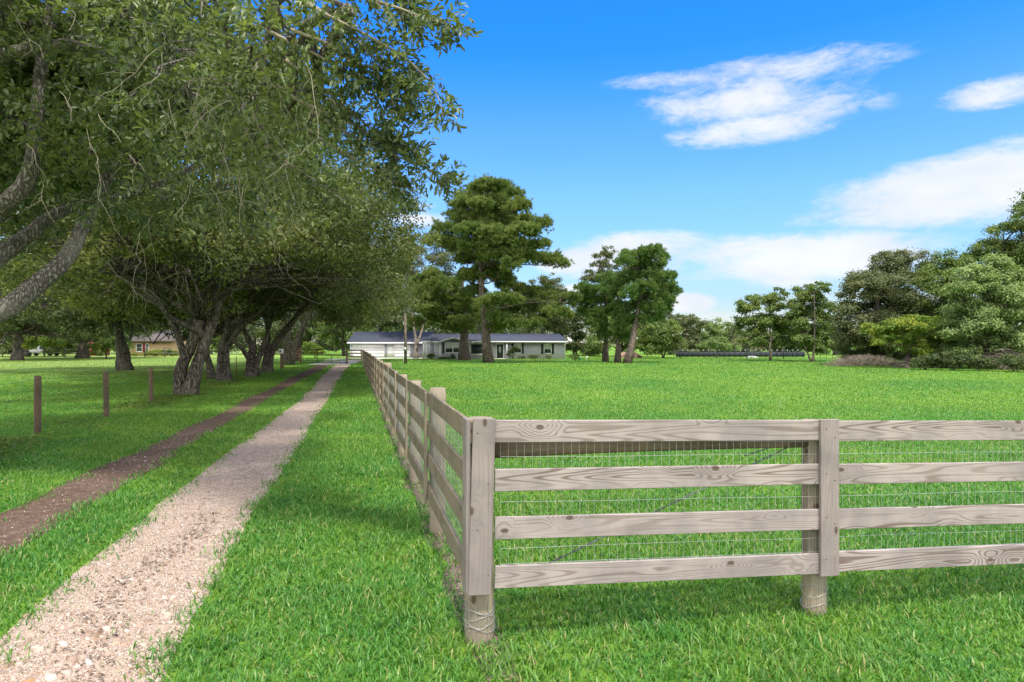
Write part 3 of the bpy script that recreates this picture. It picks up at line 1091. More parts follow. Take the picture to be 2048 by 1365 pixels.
# wire wound round the feet of the posts
for p, ra, zs in ((posts[0], POSTR, (0.10, 0.13, 0.165, 0.205, 0.22)), (posts[1], POSTR * 0.87, (0.07, 0.15, 0.20))):
    wr = MB()
    for z in zs:
        aa = np.linspace(0, 2 * PI, 40)
        wr.tube(np.stack([p[0] + (ra + 0.006) * np.cos(aa), p[1] + (ra + 0.006) * np.sin(aa), z + 0.02 * np.sin(aa * 2 + z * 60) + r.normal(size=40) * 0.003], 1), 0.0016, 4, cap=False)
    for aa in np.linspace(-2.6, -0.5, 6):
        wr.tube([[p[0] + (ra + 0.007) * math.cos(aa), p[1] + (ra + 0.007) * math.sin(aa), z] for z in (min(zs) - 0.01, np.mean(zs), max(zs) + 0.06)], 0.0013, 4, cap=False)
    wr.build('wire_wrap', M['wire'], ff)

SC0 = CF - fd * 0.092 - fn * 0.012                 # outer face of the side fence at the corner
sf = thing('board_fence', tuple(SC0 + sdir * 30), 'long brown weathered four board fence running away beside the gravel lane', 'fence', 'weathered board fences')
NB = 25
BAY = 2.43
SZ = [1.330, 1.035, 0.735, 0.430]
for i in range(NB):
    a, b = i * BAY + 0.004, (i + 1) * BAY - 0.002
    dz = [0.012 * math.sin(i * 1.7), 0.012 * math.sin((i + 1) * 1.7)]
    for z in SZ:
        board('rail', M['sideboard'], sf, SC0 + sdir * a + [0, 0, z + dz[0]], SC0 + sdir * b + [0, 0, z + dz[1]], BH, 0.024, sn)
board('trim_board', M['trim'], sf, SC0 + sn * 0.027 + sdir * 0.06 + [0, 0, 0.345], SC0 + sn * 0.027 + sdir * 0.045 + [0, 0, 1.414], 0.138, 0.026, sn)
for i in range(1, NB + 1):
    s_ = i * BAY + (0 if i < NB else -0.06)
    board('trim_board', M['post'], sf, SC0 + sn * 0.027 + sdir * s_ + [0, 0, 0.33], SC0 + sn * 0.027 + sdir * s_ + [0, 0, 1.408], 0.138, 0.024, sn)
    pp = SC0 - sn * (0.03 + 0.08) + sdir * (s_ + 0.05)
    round_post('post', M['post'], sf, pp[0], pp[1], -0.3, (1.37 if i == 1 else 1.32) + abs(r.normal()) * 0.035, 0.080, r)
wire_mesh(sf, SC0 - sn * 0.030 + sdir * 0.08, SC0 - sn * 0.030 + sdir * (5 * BAY), 0.40, 1.36, 0, 0.0508, r, rows=11)

# short return from the end of the side fence to the gate
E = SC0 + sdir * (NB * BAY)
EG = np.array([-16.05, E[1] + 0.25, 0.0])
ex = (EG - E) / np.linalg.norm(EG - E)
en = np.array([ex[1], -ex[0], 0])
if en[1] > 0:
    en = -en
rf = thing('board_fence', tuple((E + EG) / 2), 'short board fence panel closing the gap between the side fence and the black gate', 'fence', 'weathered board fences')
for z in SZ:
    board('rail', M['sideboard'], rf, E + ex * 0.1 + [0, 0, z], EG + [0, 0, z], BH, 0.024, en)
round_post('post', M['brownpost'], rf, EG[0] - 0.05, EG[1] + 0.1, -0.2, 1.5, 0.10, r)
board('trim_board', M['sideboard'], rf, E + ex * 0.06 + en * 0.027 + [0, 0, 0.33], E + ex * 0.06 + en * 0.027 + [0, 0, 1.41], 0.138, 0.026, en)

# black tubular farm gate across the lane
M['black'] = plain('black_steel', (0.022, 0.024, 0.025), 0.5, 0.3)
G0, G1 = -20.65, -16.35
GY = 64.2
gt = thing('steel_gate', ((G0 + G1) / 2, GY, 0), 'black tubular steel farm gate across the far end of the lane', 'gate')
m = MB()
c_ = 0.16
m.tube([[G0, GY, 0.12], [G0, GY, 1.44], ], 0.028, 8)
m.tube([[G0, GY, 1.44], [G1 - c_, GY, 1.44], [G1 - 0.03, GY, 1.40], [G1, GY, 1.28], [G1, GY, 0.12]], 0.028, 8)
m.tube([[G0, GY, 0.12], [G1, GY, 0.12]], 0.028, 8)
m.build('gate_frame', M['black'], gt, True)
for z in (0.33, 0.56, 0.84, 1.14):
    m = MB()
    m.tube([[G0, GY, z], [G1, GY, z]], 0.02, 6)
    m.build('bar', M['black'], gt, True)
for x, zt in ((G0 + 1.42, 1.44), (G0 + 2.85, 0.84)):
    m = MB()
    m.box((x, GY, (0.12 + zt) / 2), (0.06, 0.03, zt - 0.12))
    m.build('stay', M['black'], gt)

# brown board panel on the left of the gate
bf = thing('plank_fence', (-21.5, 64.4, 0), 'small reddish brown plank fence panel between the gate and the mossy oak', 'fence')
M['redplank'] = woodmat('reddish_plank', (0.20, 0.11, 0.075), (0.15, 0.095, 0.065), (0.08, 0.05, 0.035), 0.4)
for z in (0.35, 0.68, 1.0, 1.3):
    board('rail', M['redplank'], bf, (-22.2, 64.36, z), (-20.95, 64.36, z), 0.15, 0.03, (0, -1, 0))
for x in (-22.15, -20.95):
    round_post('post', M['redplank'], bf, x, 64.5, -0.2, 1.55, 0.09, r)

# old wire fence on round posts left of the lane
wf = thing('wire_fence', (-10.5, 17, 0), 'old wire fence with three brown round posts beside the left wheel track', 'fence', 'wire fences')
wp = []
for (px, py, pt) in ((75, 868, 752), (213, 834, 743), (302, 806, 736)):
    p = gp(px, py)
    zt = EYE - (pt - HZ) / F * p[1]
    round_post('post', M['brownpost'], wf, p[0], p[1], -0.3, zt, 0.066, r, (r.normal() * 0.01, r.normal() * 0.01))
    wp.append((p, zt))
p_prev = wp[0][0] - (wp[1][0] - wp[0][0]) * 0.95
round_post('post', M['brownpost'], wf, p_prev[0], p_prev[1], -0.3, 1.2, 0.066, r)
tp_ = gp(472, 757)
m = MB()
m.tube([[tp_[0], tp_[1], -0.2], [tp_[0] + 0.02, tp_[1], 1.2]], 0.022, 5)
M['rust'] = plain('rusty_steel', (0.16, 0.075, 0.045), 0.8, 0.3)
m.build('steel_post', M['rust'], wf)
chain = [p_prev] + [p for p, _ in wp] + [np.array([-12.6, 25.5, 0]), tp_]
for fz in (1.16, 0.82):
    m = MB()
    pts = []
    for a, b in zip(chain[:-1], chain[1:]):
        for q in np.linspace(0, 1, 6)[:-1]:
            pts.append(a + (b - a) * q + [0.07, 0, fz - 0.05 * math.sin(q * PI)])
    m.tube(pts, 0.0035, 4)
    m.build('wire', M['cable'], wf)
# ------------------------------------------------------------------ buildings
def siding(name, col):
    m, t = material(name)
    g = t.node('ShaderNodeNewGeometry')
    sp = t.node('ShaderNodeSeparateXYZ')
    t.put(sp.inputs[0], g.outputs['Position'])
    f = t.math('FRACT', t.math('MULTIPLY', sp.outputs[2], 1 / 0.19))
    n = t.noise(g.outputs['Position'], 0.8, 4)
    c = t.mix(t.smooth(n, 0.3, 0.7), tuple(x * 0.9 for x in col), tuple(x * 1.08 for x in col))
    finish(t, c, 0.65, t.smooth(f, 0.0, 0.16), 1.0, 0.03)
    return m


def shingle(name, col):
    m, t = material(name)
    g = t.node('ShaderNodeNewGeometry')
    mp = t.node('ShaderNodeMapping')
    mp.inputs['Scale'].default_value = (1, 2.4, 2.4)
    t.put(mp.inputs[0], g.outputs['Position'])
    v = t.voro(mp.outputs[0], 3.4, out='Color')
    sp = t.node('ShaderNodeSeparateColor')
    t.put(sp.inputs[0], v)
    n = t.noise(g.outputs['Position'], 0.5, 4)
    c = t.mix(sp.outputs[0], tuple(x * 0.75 for x in col), tuple(x * 1.25 for x in col))
    c = t.mix(t.math('MULTIPLY', n, 0.3), c, tuple(x * 1.6 for x in col))
    finish(t, c, 0.85, sp.outputs[0], 0.4, 0.02, spec=0.25)
    return m


M['siding'] = siding('grey_lap_siding', (0.53, 0.52, 0.60))
M['siding2'] = siding('garage_siding', (0.385, 0.38, 0.43))
M['roof'] = shingle('blue_grey_shingles', (0.050, 0.056, 0.075))
M['roof2'] = shingle('brown_shingles', (0.10, 0.085, 0.075))
M['white'] = plain('white_paint', (0.80, 0.80, 0.80), 0.5, 0, 0.04)
M['door_white'] = siding('white_garage_door', (0.80, 0.80, 0.81))
M['shutter'] = plain('charcoal_shutter', (0.035, 0.04, 0.048), 0.6)
M['glass'] = plain('window_glass', (0.035, 0.045, 0.05), 0.06, 0, 0.1)
M['blind'] = plain('pale_blind', (0.55, 0.56, 0.56), 0.7)
M['door_green'] = plain('dark_green_door', (0.012, 0.035, 0.028), 0.35)
M['oval'] = plain('door_glass', (0.33, 0.37, 0.34), 0.2)
M['brick'] = plain('tan_brick', (0.52, 0.35, 0.21), 0.9, 0, 0.25, 6)
M['red'] = plain('red_paint', (0.33, 0.03, 0.04), 0.6)


def XP(px, D):
    return (px - 1024) / F * D


def ZP(py, D):
    return EYE - (py - HZ) / F * D


def window(par, x0, x1, z0, z1, y, sashes=1, mid=True, blind=0.45, fr=0.10):
    m = MB()
    for z in (z0, z1):
        m.span(x0, x1, y - 0.06, y + 0.02, z - fr / 2, z + fr / 2)
    n = sashes
    xs = np.linspace(x0, x1, n + 1)
    for x in xs:
        m.span(x - fr / 2, x + fr / 2, y - 0.064, y + 0.02, z0 - fr / 2 - 0.004, z1 + fr / 2 + 0.004)
    if mid:
        for a, b in zip(xs[:-1], xs[1:]):
            m.span(a + fr / 2, b - fr / 2, y - 0.045, y + 0.02, (z0 + z1) / 2 - 0.03, (z0 + z1) / 2 + 0.03)
    o = m.build('window', M['white'], par)
    o['_loc'] = par['_loc']
    m = MB().span(x0 + 0.01, x1 - 0.01, y - 0.022, y + 0.01, z0, z1)
    m.build('pane', M['glass'], o)
    if blind:
        m = MB().span(x0 + 0.06, x1 - 0.06, y - 0.028, y - 0.023, z1 - (z1 - z0) * blind, z1 - 0.05)
        m.build('blind', M['blind'], o)
    return o


def shutter(par, x0, x1, z0, z1, y):
    m = MB().span(x0, x1, y - 0.04, y + 0.01, z0, z1)
    for z in np.arange(z0 + 0.08, z1 - 0.05, 0.09):
        m.span(x0 + 0.05, x1 - 0.05, y - 0.055, y - 0.039, z, z + 0.05)
    m.build('shutter', M['shutter'], par)


Y0 = 85.5
h = thing('ranch_house', (-1.5, Y0, 0), 'long low grey ranch house with blue grey roof and dark green front door', 'house')
xl, xr = XP(868, Y0), XP(1130.5, Y0)
m = MB().span(xl, xr, Y0, 94.0, 0, 2.30)
# gable end wall on the right
m.prism([(xr - 0.002, Y0 + 0.01, 2.298), (xr - 0.002, 94, 2.298), (xr - 0.3, 94, 2.298), (xr - 0.3, Y0 + 0.01, 2.298)], 0.1)
m.build('wall', M['siding'], h)
wx0, wx1, wy = XP(879, 83.6), XP(936, 83.6), 83.6
za = ZP(675, wy)
m = MB()
m.span(wx0, wx1, wy, Y0 + 0.3, 0, 2.28)
xa = (wx0 + wx1) / 2
m.add([(wx0, wy, 2.28), (wx1, wy, 2.28), (xa, wy, za - 0.1), (wx0, Y0 + 4, 2.28), (wx1, Y0 + 4, 2.28), (xa, Y0 + 4, za - 0.1)], [[0, 1, 2], [4, 3, 5]], [[0, 2, 5, 3], [1, 4, 5, 2]])
m.build('gable_wall', M['siding'], h)
# roofs
rz_ = ZP(668.2, 89.8)
re_ = 2.33
x_le, x_re = XP(864, 84.8), XP(1134.5, 84.8)
m = MB()
m.prism([(x_le, 84.8, re_), (x_re, 84.8, re_), (XP(1119.5, 89.8), 89.8, rz_), (XP(864, 89.8), 89.8, rz_)], 0.10)
m.prism([(x_le, 94.7, re_), (XP(864, 89.8), 89.8, rz_ - 0.001), (XP(1119.5, 89.8), 89.8, rz_ - 0.001), (x_re, 94.7, re_)], 0.10)
m.prism([(x_re, 84.81, re_ - 0.003), (x_re, 94.69, re_ - 0.003), (XP(1119.5, 89.8), 89.8, rz_ - 0.004)], 0.10)
roof = m.build('roof', M['roof'], h)
gx0, gx1 = wx0 - 0.35, wx1 + 0.35
ge = 2.22
m = MB()
yb = 88.6
m.prism([(gx0, wy - 0.4, ge), (xa, wy - 0.4, za), (xa, yb, za), (gx0, yb, ge)], 0.09)
m.prism([(xa, wy - 0.4, za - 0.001), (gx1, wy - 0.4, ge), (gx1, yb, ge), (xa, yb, za - 0.001)], 0.09)
m.build('gable_roof', M['roof'], h)
m = MB()
for a, b in (((gx0, ge), (xa, za)), ((xa, za), (gx1, ge))):
    m.add([(a[0], wy - 0.43, a[1] - 0.16), (b[0], wy - 0.43, b[1] - 0.16), (b[0], wy - 0.43, b[1] + 0.02), (a[0], wy - 0.43, a[1] + 0.02),
           (a[0], wy - 0.405, a[1] - 0.16), (b[0], wy - 0.405, b[1] - 0.16), (b[0], wy - 0.405, b[1] + 0.02), (a[0], wy - 0.405, a[1] + 0.02)],
          [[0, 1, 2, 3], [7, 6, 5, 4], [3, 2, 6, 7], [0, 4, 5, 1]])
m.span(gx1 + 0.01, x_re, 84.72, 84.795, re_ - 0.17, re_ + 0.01)
m.span(x_le, gx0 - 0.02, 84.72, 84.795, re_ - 0.17, re_ + 0.01)
m.build('fascia', M['white'], h)
for px, D in ((880.5, wy), (935.5, wy)):
    MB().span(XP(px, D) - 0.13, XP(px, D) + 0.13, D - 0.03, D - 0.002, 0, 2.2).build('corner_board', M['white'], h)
MB().span(xr - 0.16, xr + 0.02, Y0 - 0.03, Y0 - 0.002, 0, 2.28).build('corner_board', M['white'], h)
m = MB()
x = XP(1131.5, 84.8)
m.tube([(x, 84.75, 2.2), (x + 0.02, 84.9, 1.95), (x - 0.02, Y0 - 0.06, 1.8), (x - 0.02, Y0 - 0.06, 0.1)], 0.045, 6)
x = XP(938.5, 84.7)
m.tube([(x + 0.45, 84.68, 2.25), (x + 0.35, 84.72, 2.02), (x - 0.02, 84.9, 1.9), (x - 0.02, 84.9, 0.1)], 0.05, 6)
m.build('downspout', M['white'], h)
window(h, XP(890.5, wy), XP(921, wy), ZP(706, wy), ZP(687, wy), wy, 2)
shutter(h, XP(884.3, wy), XP(889, wy), ZP(707, wy), ZP(686, wy), wy)
shutter(h, XP(922.5, wy), XP(927, wy), ZP(707, wy), ZP(686, wy), wy)
window(h, XP(941, Y0), XP(971, Y0), ZP(709, Y0), ZP(687.5, Y0), Y0, 1, False, 0, 0.13)
window(h, XP(1029, Y0), XP(1042.5, Y0), ZP(706.5, Y0), ZP(688, Y0), Y0, 1)
shutter(h, XP(1043.5, Y0), XP(1047.6, Y0), ZP(707.5, Y0), ZP(687, Y0), Y0)
shutter(h, XP(1023.5, Y0), XP(1027.6, Y0), ZP(707.5, Y0), ZP(687, Y0), Y0)
window(h, XP(1088.3, Y0), XP(1102.3, Y0), ZP(707.5, Y0), ZP(689, Y0), Y0, 1)
shutter(h, XP(1082.5, Y0), XP(1086.7, Y0), ZP(708.5, Y0), ZP(688, Y0), Y0)
shutter(h, XP(1103.8, Y0), XP(1108, Y0), ZP(708.5, Y0), ZP(688, Y0), Y0)
m = MB()
dx0, dx1, dz1 = XP(993.8, Y0), XP(1006, Y0), ZP(689, Y0)
m.span(dx0, dx1, Y0 - 0.05, Y0 + 0.02, 0.12, dz1)
do = m.build('door', M['door_green'], h)
do['_loc'] = h['_loc']
m = MB()
aa = np.linspace(0, 2 * PI, 25)[:-1]
cxd, czd = (dx0 + dx1) / 2, 1.28
ring = np.stack([cxd + 0.17 * np.cos(aa), np.full(24, Y0 - 0.06), czd + 0.48 * np.sin(aa)], 1)
m.add(ring, [list(range(24))])
m.add(ring + [0, 0.012, 0], [list(range(23, -1, -1))])
m.build('oval_glass', M['oval'], do)
m = MB().tube([(dx1 - 0.09, Y0 - 0.05, 1.02), (dx1 - 0.09, Y0 - 0.10, 1.02)], 0.03, 8)
m.build('handle', M['wire'], do)
m = MB()
m.span(dx0 - 0.14, dx0 - 0.004, Y0 - 0.055, Y0 + 0.02, 0.1, dz1 + 0.12)
m.span(dx1 + 0.004, dx1 + 0.14, Y0 - 0.055, Y0 + 0.02, 0.1, dz1 + 0.12)
m.span(dx0 - 0.004, dx1 + 0.004, Y0 - 0.052, Y0 + 0.02, dz1 + 0.004, dz1 + 0.12)
m.build('door_frame', M['white'], h)
m = MB().span(XP(985, Y0), XP(1018, Y0), 84.5, Y0 - 0.002, 0, 0.11)
m.build('porch_step', M['concrete'], h)
m = MB().span(XP(1013.8, 84.9) - 0.06, XP(1013.8, 84.9) + 0.06, 84.84, 84.96, 0.11, re_ - 0.11)
m.build('porch_post', M['white'], h)
# satellite dish on the right end of the roof
dc = np.array([XP(1138, 85.2), 85.2, ZP(680, 85.2)])
m = MB()
m.tube([(x_re - 0.25, 85.2, re_ - 0.05), (x_re + 0.05, 85.2, re_ + 0.1), tuple(dc + [0, 0.1, 0])], 0.03, 6)
R_ = [(0.0, 0.0), (0.16, 0.02), (0.30, 0.075), (0.36, 0.11)]
q = Vector((0.55, -0.45, 0.7)).to_track_quat('Z', 'Y').to_matrix()
q = np.array(q)
vs = []
for (ra, zz) in R_:
    for a in np.arange(14) / 14 * 2 * PI:
        vs.append(q @ np.array([ra * math.cos(a) * 0.9, ra * math.sin(a), zz]) + dc)
fs = [[i * 14 + j, i * 14 + (j + 1) % 14, (i + 1) * 14 + (j + 1) % 14, (i + 1) * 14 + j] for i in range(3) for j in range(14)]
m.add(vs, fs)
m.build('satellite_dish', M['white'], h, True)
# breezeway on the left end
m = MB()
bx0, bx1 = XP(844, 86.2), XP(866, 86.2)
m.prism([(bx0 - 0.1, 86.0, 2.36), (bx1, 86.0, 2.36), (bx1, 88.6, 2.98), (bx0 + 0.45, 88.6, 2.98)], 0.10)
m.build('porch_roof', M['roof'], h)
m = MB()
m.span(bx0 - 0.1, bx1, 85.93, 85.995, 2.2, 2.37)
for px in (847.5, 853):
    m.span(XP(px, 86.1) - 0.12, XP(px, 86.1) + 0.12, 86.05, 86.2, 0, 2.25)
m.build('porch_post', M['white'], h)
m = MB().span(XP(853, 88.5), XP(872, 88.5), 88.5, 92, 0, 2.3)
m.build('porch_wall', M['siding'], h)

# garage
GD = 94.6
ga = thing('garage', (XP(775, GD), GD, 0), 'detached grey garage with two white doors and a blue grey roof', 'garage')
gx0, gx1 = XP(700.5, GD), XP(858, GD)
m = MB().span(gx0, gx1, GD, GD + 8, 0, 2.2)
m.add([(gx0, GD, 2.2), (gx0, GD + 8, 2.2), (gx0, GD + 4, 3.75), (gx1, GD, 2.2), (gx1, GD + 8, 2.2), (gx1, GD + 4, 3.75)], [[0, 2, 1], [3, 4, 5]])
m.build('wall', M['siding2'], ga)
ez, rz2 = 2.22, ZP(663.6, GD + 4)
m = MB()
m.prism([(gx0 - 0.35, GD - 0.5, ez), (gx1 + 0.3, GD - 0.5, ez), (gx1 + 0.3, GD + 4, rz2), (gx0 - 0.35, GD + 4, rz2)], 0.1)
m.prism([(gx0 - 0.35, GD + 8.5, ez), (gx0 - 0.35, GD + 4, rz2 - 0.001), (gx1 + 0.3, GD + 4, rz2 - 0.001), (gx1 + 0.3, GD + 8.5, ez)], 0.1)
m.build('roof', M['roof'], ga)
m = MB().span(gx0 - 0.35, gx1 + 0.3, GD - 0.58, GD - 0.505, ez - 0.2, ez + 0.01)
m.span(gx0 - 0.02, gx0 + 0.18, GD - 0.03, GD - 0.002, 0, 2.0)
m.build('fascia', M['white'], ga)


def gdoor(px0, px1, name, panels):
    x0, x1, z1 = XP(px0, GD), XP(px1, GD), ZP(688.3, GD)
    m = MB()
    m.span(x0, x1, GD - 0.04, GD + 0.02, 0.02, z1)
    o = m.build(name, M['white'], ga)
    o['_loc'] = ga['_loc']
    if panels:
        p = MB()
        nz = 4
        nx = 1
        for i in range(nx):
            for j in range(nz):
                w_, h_ = (x1 - x0) / nx, (z1 - 0.02) / nz
                p.span(x0 + i * w_ + 0.01, x0 + (i + 1) * w_ - 0.01, GD - 0.05, GD - 0.039, 0.02 + j * h_ + 0.012, 0.02 + (j + 1) * h_ - 0.012)
        p.build('panel', M['white'], o)
    return o


M['frame_white'] = plain('bright_white_frame', (0.86, 0.86, 0.86), 0.5, 0, 0.03)
gdoor(706, 767.5, 'garage_door', True)
wd = gdoor(776.5, 787.5, 'side_door', False)
m = MB().tube([(XP(786, GD), GD - 0.04, 1.0), (XP(786, GD), GD - 0.10, 1.0)], 0.035, 8)
m.build('handle', M['wire'], wd)
gdoor(789.5, 818.5, 'garage_door', True)
m = MB()
for a, b in ((704.2, 705.8), (767.7, 769.3), (774.7, 776.3), (787.7, 789.3), (818.7, 820.5)):
    m.span(XP(a, GD), XP(b, GD), GD - 0.06, GD + 0.02, 0, 2.02)
m.build('door_frame', M['frame_white'], ga)

# utility pole with a meter in front of the garage
PD = 64.0
pb = (XP(811, PD), PD, 0)
up_ = thing('utility_pole', pb, 'bare weathered wooden utility pole with a meter box, standing before the garage', 'utility pole')
m = MB()
m.tube([(pb[0], PD, -0.2), (pb[0] + 0.01, PD, 2.5), (pb[0] - 0.02, PD, ZP(627, PD))], (0.15, 0.135, 0.115), 12, rough=0.02)
m.build('pole', M['bark_pale'], up_, True)
m = MB().span(pb[0] - 0.13, pb[0] + 0.12, PD - 0.30, PD - 0.13, 1.28, 1.62)
m.tube([(pb[0] - 0.01, PD - 0.37, 1.48), (pb[0] - 0.01, PD - 0.29, 1.48)], 0.085, 12)
m.build('meter_box', M['wire'], up_)
m = MB().tube([(pb[0] - 0.17, PD - 0.1, 0.0), (pb[0] - 0.17, PD - 0.1, 0.75), (pb[0] - 0.15, PD - 0.1, 1.5)], 0.035, 6)
m.build('conduit', M['white'], up_)
m = MB()
m.tube([(pb[0] - 0.10, PD, 4.1), (pb[0] - 0.28, PD, 4.13)], 0.03, 6)
m.tube([(pb[0] - 0.10, PD, 3.95), (pb[0] - 0.25, PD, 3.92)], 0.03, 6)
m.build('bracket', M['white'], up_)

# tall thin pole and a boxed post among the oaks
BD = 50.0
pp = (XP(564, BD), BD, 0)
bp = thing('mailbox_post', pp, 'dark post with a small pale box under the oaks, near the mossy trunk', 'post')
m = MB().tube([(pp[0], BD, -0.2), (pp[0], BD, 1.36)], 0.13, 10, rough=0.03)
m.build('post', M['brownpost'], bp, True)
m = MB().span(pp[0] - 0.15, pp[0] + 0.15, BD - 0.30, BD - 0.1, 1.18, 1.55)
bo = m.build('box', M['frame_white'], bp)
bo['_loc'] = bp['_loc']
MB().span(pp[0] - 0.07, pp[0] + 0.05, BD - 0.315, BD - 0.296, 1.32, 1.46).build('opening', M['shutter'], bo)
tp2 = (XP(566, 52), 52, 0)
t2 = thing('pole', tp2, 'tall thin pale pole rising into the oak leaves behind the boxed post', 'pole')
MB().tube([(tp2[0], 52, -0.2), (tp2[0], 52, 4.6)], 0.06, 8).build('shaft', M['bark_pale'], t2, True)
MB().tube([(tp2[0] - 0.07, 52, 3.9), (tp2[0] + 0.07, 52, 3.9)], 0.09, 8).build('band', M['wire'], t2, True)

# neighbours on the left: tan brick house, red shed, white pickup, hedges, far fence
ND = 108.0
nh = thing('brick_house', (XP(300, ND), ND, 0), 'tan brick house with a red shuttered window, far left beyond the oaks', 'house')
x0, x1 = XP(255, ND), XP(345, ND)
MB().span(x0, x1, ND, ND + 9, 0, 2.5).build('wall', M['brick'], nh)
m = MB()
m.prism([(x0 - 0.6, ND - 0.6, 2.5), (x1 + 0.6, ND - 0.6, 2.5), (x1 + 0.6, ND + 4.5, 4.3), (x0 - 0.6, ND + 4.5, 4.3)], 0.12)
m.prism([(x0 - 0.6, ND + 9.6, 2.5), (x0 - 0.6, ND + 4.5, 4.299), (x1 + 0.6, ND + 4.5, 4.299), (x1 + 0.6, ND + 9.6, 2.5)], 0.12)
m.build('roof', M['roof2'], nh)
window(nh, XP(273, ND), XP(284.5, ND), ZP(704, ND), ZP(688, ND), ND, 1, True, 0)
MB().span(XP(285.4, ND), XP(291, ND), ND - 0.05, ND + 0.01, ZP(704, ND), ZP(687, ND)).build('shutter', M['red'], nh)
window(nh, XP(291.8, ND), XP(297, ND), ZP(704, ND), ZP(688, ND), ND, 1, True, 0)
RD = 112.0
rs = thing('shed', (XP(180, RD), RD, 0), 'small bright red shed behind the far left oak trunk', 'shed')
sx0, sx1 = XP(155, RD), XP(198, RD)
m = MB().span(sx0, sx1, RD, RD + 3, 0, 1.8)
m.build('wall', M['red'], rs)
m = MB()
m.prism([(sx0 - 0.2, RD - 0.2, 1.8), (sx1 + 0.2, RD - 0.2, 1.8), (sx1 + 0.2, RD + 1.5, 2.5), (sx0 - 0.2, RD + 1.5, 2.5)], 0.08)
m.prism([(sx0 - 0.2, RD + 3.2, 1.8), (sx0 - 0.2, RD + 1.5, 2.499), (sx1 + 0.2, RD + 1.5, 2.499), (sx1 + 0.2, RD + 3.2, 1.8)], 0.08)
m.build('roof', M['red'], rs)
MB().span(sx0 + 0.5, sx0 + 1.5, RD - 0.04, RD + 0.01, 0.05, 1.7).build('door', M['shutter'], rs)

VD = 110.0
vx = XP(86, VD)
tk = thing('pickup_truck', (vx, VD, 0), 'white pickup truck parked beyond the field at far left', 'truck')
m = MB()
prof = [(-2.7, 0.55), (-2.75, 1.0), (-0.4, 1.08), (-0.1, 1.75), (1.15, 1.78), (1.75, 1.15), (2.7, 1.0), (2.75, 0.5)]
for y in (VD - 0.9, VD + 0.9):
    pass
n = len(prof)
vv = [(vx + a, VD - 0.9, b) for a, b in prof] + [(vx + a, VD + 0.9, b) for a, b in prof]
m.add(vv, [list(range(n))[::-1]], [list(range(n, 2 * n))], [[i, (i + 1) % n, (i + 1) % n + n, i + n] for i in range(n)])
m.build('body', M['white'], tk)
MB().add([(vx + 0.0, VD - 0.92, 1.15), (vx + 1.55, VD - 0.92, 1.15), (vx + 1.12, VD - 0.92, 1.68), (vx + 0.12, VD - 0.92, 1.66)], [[0, 1, 2, 3]]).build('side_window', M['glass'], tk)
for wx_ in (-1.75, 1.75):
    for wy_ in (-0.8, 0.8):
        MB().tube([(vx + wx_, VD + wy_ - 0.13, 0.38), (vx + wx_, VD + wy_ + 0.13, 0.38)], 0.38, 16).build('wheel', M['shutter'], tk, True)

# far left field fence with pale posts
lf = thing('wire_fence', (XP(180, 100), 100, 0), 'pale post and wire fence along the far edge of the left field', 'fence', 'wire fences')
for px in (5, 88.5, 130, 172, 233, 290, 329, 400):
    x = XP(px, 100)
    MB().tube([(x, 100, -0.2), (x, 100, 1.45)], 0.09, 8).build('post', M['bark_pale'], lf, True)
for z in (0.6, 1.1):
    MB().tube([(XP(-60, 100), 100, z), (XP(480, 100), 100, z)], 0.012, 4).build('wire', M['wire'], lf)

# right hand field: wire fence with thin steel posts, black screen fence, rubble, mulch
rw = thing('wire_fence', (XP(1500, 86), 86, 0), 'thin dark steel post and wire fence crossing the far right of the lawn', 'fence', 'wire fences')
for k, px in enumerate(np.arange(1348, 1712, 12.2)):
    x = XP(px, 86)
    th = 0.075 if k in (1, 12, 18) else 0.02
    MB().tube([(x, 86, -0.2), (x, 86, 1.25 if th < 0.05 else 1.5)], th, 6).build('post', M['black'], rw)
for z in (0.3, 0.6, 0.9, 1.15):
    MB().tube([(XP(1345, 86), 86, z), (XP(1712, 86), 86, z)], 0.006, 4).build('wire', M['cable'], rw)
sfD = 98.0
M['screen'] = plain('black_screen_cloth', (0.03, 0.038, 0.048), 0.8)
bs = thing('screen_fence', (XP(1430, sfD), sfD, 0), 'black cloth screen fence with white capped posts, behind the far right wire fence', 'fence')
MB().span(XP(1352, sfD), XP(1610, sfD), sfD, sfD + 0.05, 0.06, 0.80).build('screen', M['screen'], bs)
for px in np.arange(1354, 1612, 10.5):
    x = XP(px, sfD)
    pst = MB().tube([(x, sfD - 0.06, -0.1), (x, sfD - 0.06, 1.0)], 0.04, 6).build('post', M['black'], bs)
    pst['_loc'] = bs['_loc']
    MB().tube([(x, sfD - 0.06, 1.0), (x, sfD - 0.06, 1.10)], 0.07, 6).build('cap', M['white'], pst)


def mound(name, label, cat, px, D, wx_, hz_, mat, seed, group=None):
    r = np.random.default_rng(seed)
    bm = bmesh.new()
    bmesh.ops.create_icosphere(bm, subdivisions=4, radius=1)
    from mathutils import noise as mn
    for v in bm.verts:
        k = 1 + 0.25 * mn.noise(v.co * 2.3 + Vector((seed, 0, 0))) + 0.12 * mn.noise(v.co * 6 + Vector((seed, 3, 0)))
        v.co = Vector((v.co.x * wx_ * k, v.co.y * wx_ * 0.7 * k, max(-0.05, v.co.z) * hz_ * k))
    me = bpy.data.meshes.new(name)
    bm.to_mesh(me)
    bm.free()
    me.materials.append(mat)
    o = bpy.data.objects.new(name, me)
    C.objects.link(o)
    o.location = (XP(px, D), D, 0)
    return tag(o, label, cat, group)


